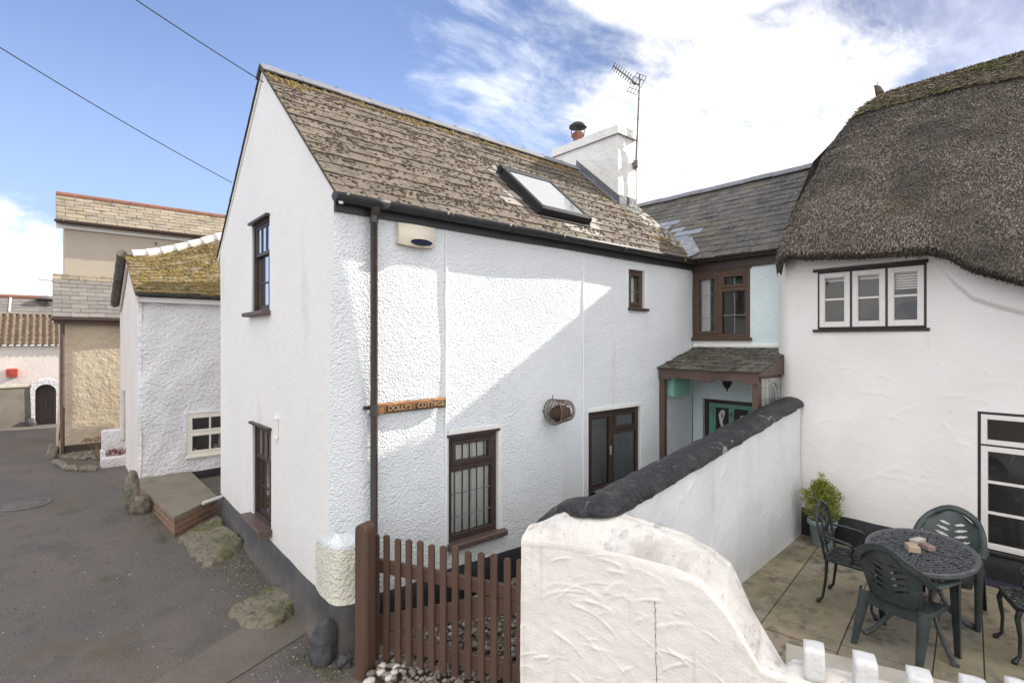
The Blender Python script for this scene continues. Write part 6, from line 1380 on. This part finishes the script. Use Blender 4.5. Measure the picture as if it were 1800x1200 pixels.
mb = MB(); mb.tube([e1-Z_*1.2, e1+Z_*.1], .014, 6); mb.tube([e1-(e1-e0)*.06-Z_*.12, e1-(e1-e0)*.06+Z_*.12], .012, 5); mb.build('mast', STEEL, ae2)
p = onY(21, 655, FY-.08); mb = MB(); mb.box(tuple(p), (.26, .16, .26), bev=.02); mb.fbox((p+V((0, -.08, 0)), X_, Z_, -Y_), -.05, .08, -.06, .07, 0, .012); single(mb, 'red_box', REDB, 'small red box fixed on the distant white wall', 'box')
# lane-end garden wall with arched doorway
AY = 16.5
ga = thing('lane_wall', 'grey pebbledash garden wall at the end of the lane', 'wall', (-4, AY, .2))
mb = MB(); p = [onY(x, y, AY).z for x, y in ((0, 683), (60, 676))]
mb.prism([V((-6.5, 15.6, -.1)), V((-2.34, AY, -.1)), V((-2.34, AY, 1.40)), V((-6.5, 15.6, 1.40))], V((-.06, .25, 0))); mb.build('wall', PEBDASH, ga)
mb = MB(); mb.prism([V((-6.5, 15.57, 1.40)), V((-2.34, AY-.03, 1.40)), V((-2.34, AY-.03, 1.46)), V((-6.5, 15.57, 1.46))], V((-.06, .31, 0))); mb.build('coping', COPING, ga)
aw = thing('arched_doorway', 'white arched doorway with a dark plank door at the end of the lane', 'doorway', (-2.02, AY, .2))
c = V((-2.03, AY-.02, 1.22)); r0, r1 = .235, .40; zb_0 = .0
inner = [V((c.x-r0, AY, zb_0))]+[V((c.x-r0*math.cos(PI*k/14), AY, c.z+r0*math.sin(PI*k/14))) for k in range(15)]+[V((c.x+r0, AY, zb_0))]
outer = [V((c.x-r1+.10, AY, zb_0))]+[V((c.x-r1*math.cos(PI*k/14)+(.06 if k < 4 else 0)*(1-k/4), AY, c.z+r1*math.sin(PI*k/14))) for k in range(15)]+[V((c.x+r1, AY, zb_0))]
mb = MB(); m = len(inner)
for dy in (-.06, .3): mb.add([q+Y_*dy for q in inner]+[q+Y_*dy for q in outer], [(k, k+1, m+k+1, m+k) for k in range(m-1)])
mb.add([q-Y_*.06 for q in inner]+[q+Y_*.3 for q in inner], [(k, m+k, m+k+1, k+1) for k in range(m-1)]); mb.add([q-Y_*.06 for q in outer]+[q+Y_*.3 for q in outer], [(k, k+1, m+k+1, m+k) for k in range(m-1)]); mb.build('surround', NEIGHW, aw)
mb = MB(); mb.prism([q+Y_*.12 for q in inner], Y_*.05); dr = mb.build('door', DKWOOD, aw)
mb = MB()
for k in range(1, 5): x = c.x-r0+2*r0*k/5; mb.box((x, AY+.118, .55), (.012, .008, 1.1))
mb.build('plank_groove', BLACKF, dr)
mb = MB(); mb.prism([V((c.x+a, AY+.112, 1.18+b)) for a, b in ((-.075, 0), (0, -.11), (.075, 0), (0, .11))], Y_*.012); mb.tube([(c.x-.03, AY+.10, .92), (c.x+.05, AY+.10, .92)], .012, 5); mb.build('diamond_pane', GLASSD, dr)
mb = MB(); mb.blob((-2.36, AY-.12, .32), (.14, .1, .18), 4, 2, .2); single(mb, 'stone', ROCKB, 'dark stone at the foot of the distant white arch', 'stone')

# ================================================================== SKY, SUN, CAMERA
SUN = V((1.0, -.20, .585)).normalized()
el_ = math.asin(SUN.z); az = math.atan2(SUN.x, SUN.y)
world = bpy.data.worlds.new('World'); sc.world = world; world.use_nodes = True
nt = world.node_tree; N = nt.nodes; L = nt.links; bg = N['Background']; bg.inputs['Strength'].default_value = .105
sky = N.new('ShaderNodeTexSky'); sky.sky_type = 'NISHITA'; sky.sun_disc = False; sky.sun_elevation = el_; sky.sun_rotation = az; sky.air_density = 1.0; sky.dust_density = .35; sky.ozone_density = 2.0
tc = N.new('ShaderNodeTexCoord'); nrm = N.new('ShaderNodeVectorMath'); nrm.operation = 'NORMALIZE'; L.new(tc.outputs['Generated'], nrm.inputs[0])
sep = N.new('ShaderNodeSeparateXYZ'); L.new(nrm.outputs[0], sep.inputs[0])
def math_(op, a, b=None, clamp=False):
    m = N.new('ShaderNodeMath'); m.operation = op; m.use_clamp = clamp
    for i, x in enumerate((a, b)):
        if x is None: continue
        if isinstance(x, (int, float)): m.inputs[i].default_value = x
        else: L.new(x, m.inputs[i])
    return m.outputs[0]
def mrange(x, a, b, c=0, d=1, smooth=True):
    m = N.new('ShaderNodeMapRange'); m.interpolation_type = 'SMOOTHSTEP' if smooth else 'LINEAR'
    m.inputs['From Min'].default_value = a; m.inputs['From Max'].default_value = b; m.inputs['To Min'].default_value = c; m.inputs['To Max'].default_value = d; L.new(x, m.inputs['Value']); return m.outputs[0]
def dotdir(v):
    d = N.new('ShaderNodeVectorMath'); d.operation = 'DOT_PRODUCT'; d.inputs[1].default_value = v.normalized(); L.new(nrm.outputs[0], d.inputs[0]); return d.outputs['Value']
den = math_('ADD', math_('MAXIMUM', sep.outputs['Z'], 0.0), .22)
cp = N.new('ShaderNodeCombineXYZ'); L.new(math_('DIVIDE', sep.outputs['X'], den), cp.inputs[0]); L.new(math_('DIVIDE', sep.outputs['Y'], den), cp.inputs[1])
def cnoise(scale, det, stretch=(1, 1, 1), rot=0, loc=(0, 0, 0), rough=.6, dist=0):
    mp = N.new('ShaderNodeMapping'); mp.inputs['Scale'].default_value = stretch; mp.inputs['Rotation'].default_value = (0, 0, rot); mp.inputs['Location'].default_value = loc; L.new(cp.outputs[0], mp.inputs['Vector'])
    t = N.new('ShaderNodeTexNoise'); t.inputs['Scale'].default_value = scale; t.inputs['Detail'].default_value = det; t.inputs['Roughness'].default_value = rough; t.inputs['Distortion'].default_value = dist; L.new(mp.outputs[0], t.inputs['Vector']); return t.outputs['Fac']
wisp = cnoise(2.4, 10, (1, 2.0, 1), .55, (3.1, 1.7, 0), .64, .6)
puff = cnoise(1.9, 9, (1, 1, 1), 0, (.4, 2.2, 0), .58)
fine = cnoise(7.0, 8, (1, 1.7, 1), .5, (1.1, 4.2, 0), .62, .3)
g1 = dotdir(ray(1270, 265)); g2 = dotdir(ray(1060, 90)); g3 = dotdir(ray(-70, 570)); g4 = dotdir(ray(1640, 250)); gb_ = dotdir(V((-WV.x, -WV.y, .35))); g6 = dotdir(V((.66, .36, .68)))
m1 = mrange(g1, .925, .998); m2 = mrange(g2, .90, .985); m3 = mrange(g3, .975, .997); m4 = mrange(g4, .92, .99); mbk = mrange(gb_, -.05, .45)
tp_ = N.new('ShaderNodeTexNoise'); tp_.inputs['Scale'].default_value = 9; tp_.inputs['Detail'].default_value = 8; tp_.inputs['Roughness'].default_value = .55
mp_ = N.new('ShaderNodeMapping'); mp_.inputs['Scale'].default_value = (1, 1, 1.6); L.new(nrm.outputs[0], mp_.inputs['Vector']); L.new(mp_.outputs[0], tp_.inputs['Vector']); lowp = tp_.outputs['Fac']
wf = math_('ADD', math_('MULTIPLY', wisp, .65), math_('MULTIPLY', fine, .35))
c1 = mrange(math_('ADD', math_('MULTIPLY', m1, .85), math_('MULTIPLY', math_('SUBTRACT', wf, .5), 2.4)), .26, 1.05)
c2 = math_('MULTIPLY', mrange(math_('ADD', math_('MULTIPLY', m2, .26), wf), .66, .98), .70)
c3 = mrange(math_('ADD', math_('MULTIPLY', m3, .55), lowp), .70, .98)
c4 = math_('MULTIPLY', mrange(math_('ADD', math_('MULTIPLY', m4, .25), wf), .60, .98), .45)
cb = math_('MULTIPLY', mbk, mrange(puff, .22, .55))  # cloud bank behind the camera, added and brightened to fill the shaded walls
c6 = mrange(math_('ADD', math_('MULTIPLY', mrange(g6, .95, .99), .7), puff), .7, 1.0)  # unseen cloud above the frame, added to whiten the skylight's reflection
cov = math_('MAXIMUM', math_('MAXIMUM', math_('MAXIMUM', c1, c6), c2), math_('MAXIMUM', math_('MAXIMUM', c3, c4), cb))
cloudc = N.new('ShaderNodeMixRGB'); cloudc.inputs[1].default_value = (8.2, 8.3, 8.6, 1); cloudc.inputs[2].default_value = (7.6, 7.5, 7.4, 1)
L.new(mrange(math_('MAXIMUM', math_('MAXIMUM', m1, math_('MULTIPLY', m3, mrange(lowp, .40, .60))), mbk), .1, .9), cloudc.inputs[0])
# the clear sky, held back towards the sun where the lens would bleach it, and a pale horizon
sd_ = dotdir(SUN); dim = mrange(sd_, .30, .95, 1.24, .48)
vm = N.new('ShaderNodeVectorMath'); vm.operation = 'SCALE'; L.new(sky.outputs[0], vm.inputs[0]); L.new(dim, vm.inputs['Scale'])
tint = N.new('ShaderNodeMixRGB'); tint.blend_type = 'MULTIPLY'; tint.inputs[0].default_value = 1; tint.inputs[2].default_value = (1.10, 1.0, 1.08, 1); L.new(vm.outputs[0], tint.inputs[1])
hz = math_('MULTIPLY', mrange(sep.outputs['Z'], .03, .50, 1, 0), .80)
h_ = N.new('ShaderNodeMixRGB'); h_.inputs[2].default_value = (2.7, 3.7, 5.9, 1); L.new(hz, h_.inputs[0]); L.new(tint.outputs[0], h_.inputs[1])
cl2 = N.new('ShaderNodeMixRGB'); cl2.inputs[2].default_value = (11.6, 11.4, 11.2, 1); L.new(mbk, cl2.inputs[0]); L.new(cloudc.outputs[0], cl2.inputs[1])
mx = N.new('ShaderNodeMixRGB'); L.new(cov, mx.inputs[0]); L.new(h_.outputs[0], mx.inputs[1]); L.new(cl2.outputs[0], mx.inputs[2]); L.new(mx.outputs[0], bg.inputs['Color'])
sun = bpy.data.lights.new('sun', 'SUN'); sun.energy = 4.9; sun.angle = math.radians(.5); sun.color = (1.0, .93, .82)
so = bpy.data.objects.new('sun', sun); col.objects.link(so); so.rotation_euler = SUN.to_track_quat('Z', 'Y').to_euler(); so.location = (8, -8, 12)
cam = bpy.data.cameras.new('camera'); cam.sensor_width = 36; cam.lens = 36*F/1800; cam.clip_start = .05; cam.clip_end = 500
co = bpy.data.objects.new('camera', cam); col.objects.link(co); co.location = CAM
co.rotation_euler = Matrix((RV, Z_, -WV)).transposed().to_euler(); sc.camera = co
sc.view_settings.view_transform = 'Standard'; sc.view_settings.look = 'None'; sc.view_settings.gamma = 1; sc.view_settings.exposure = .82
sc.render.engine = 'CYCLES'; sc.cycles.max_bounces = 8; sc.cycles.transparent_max_bounces = 12; sc.cycles.use_denoising = True
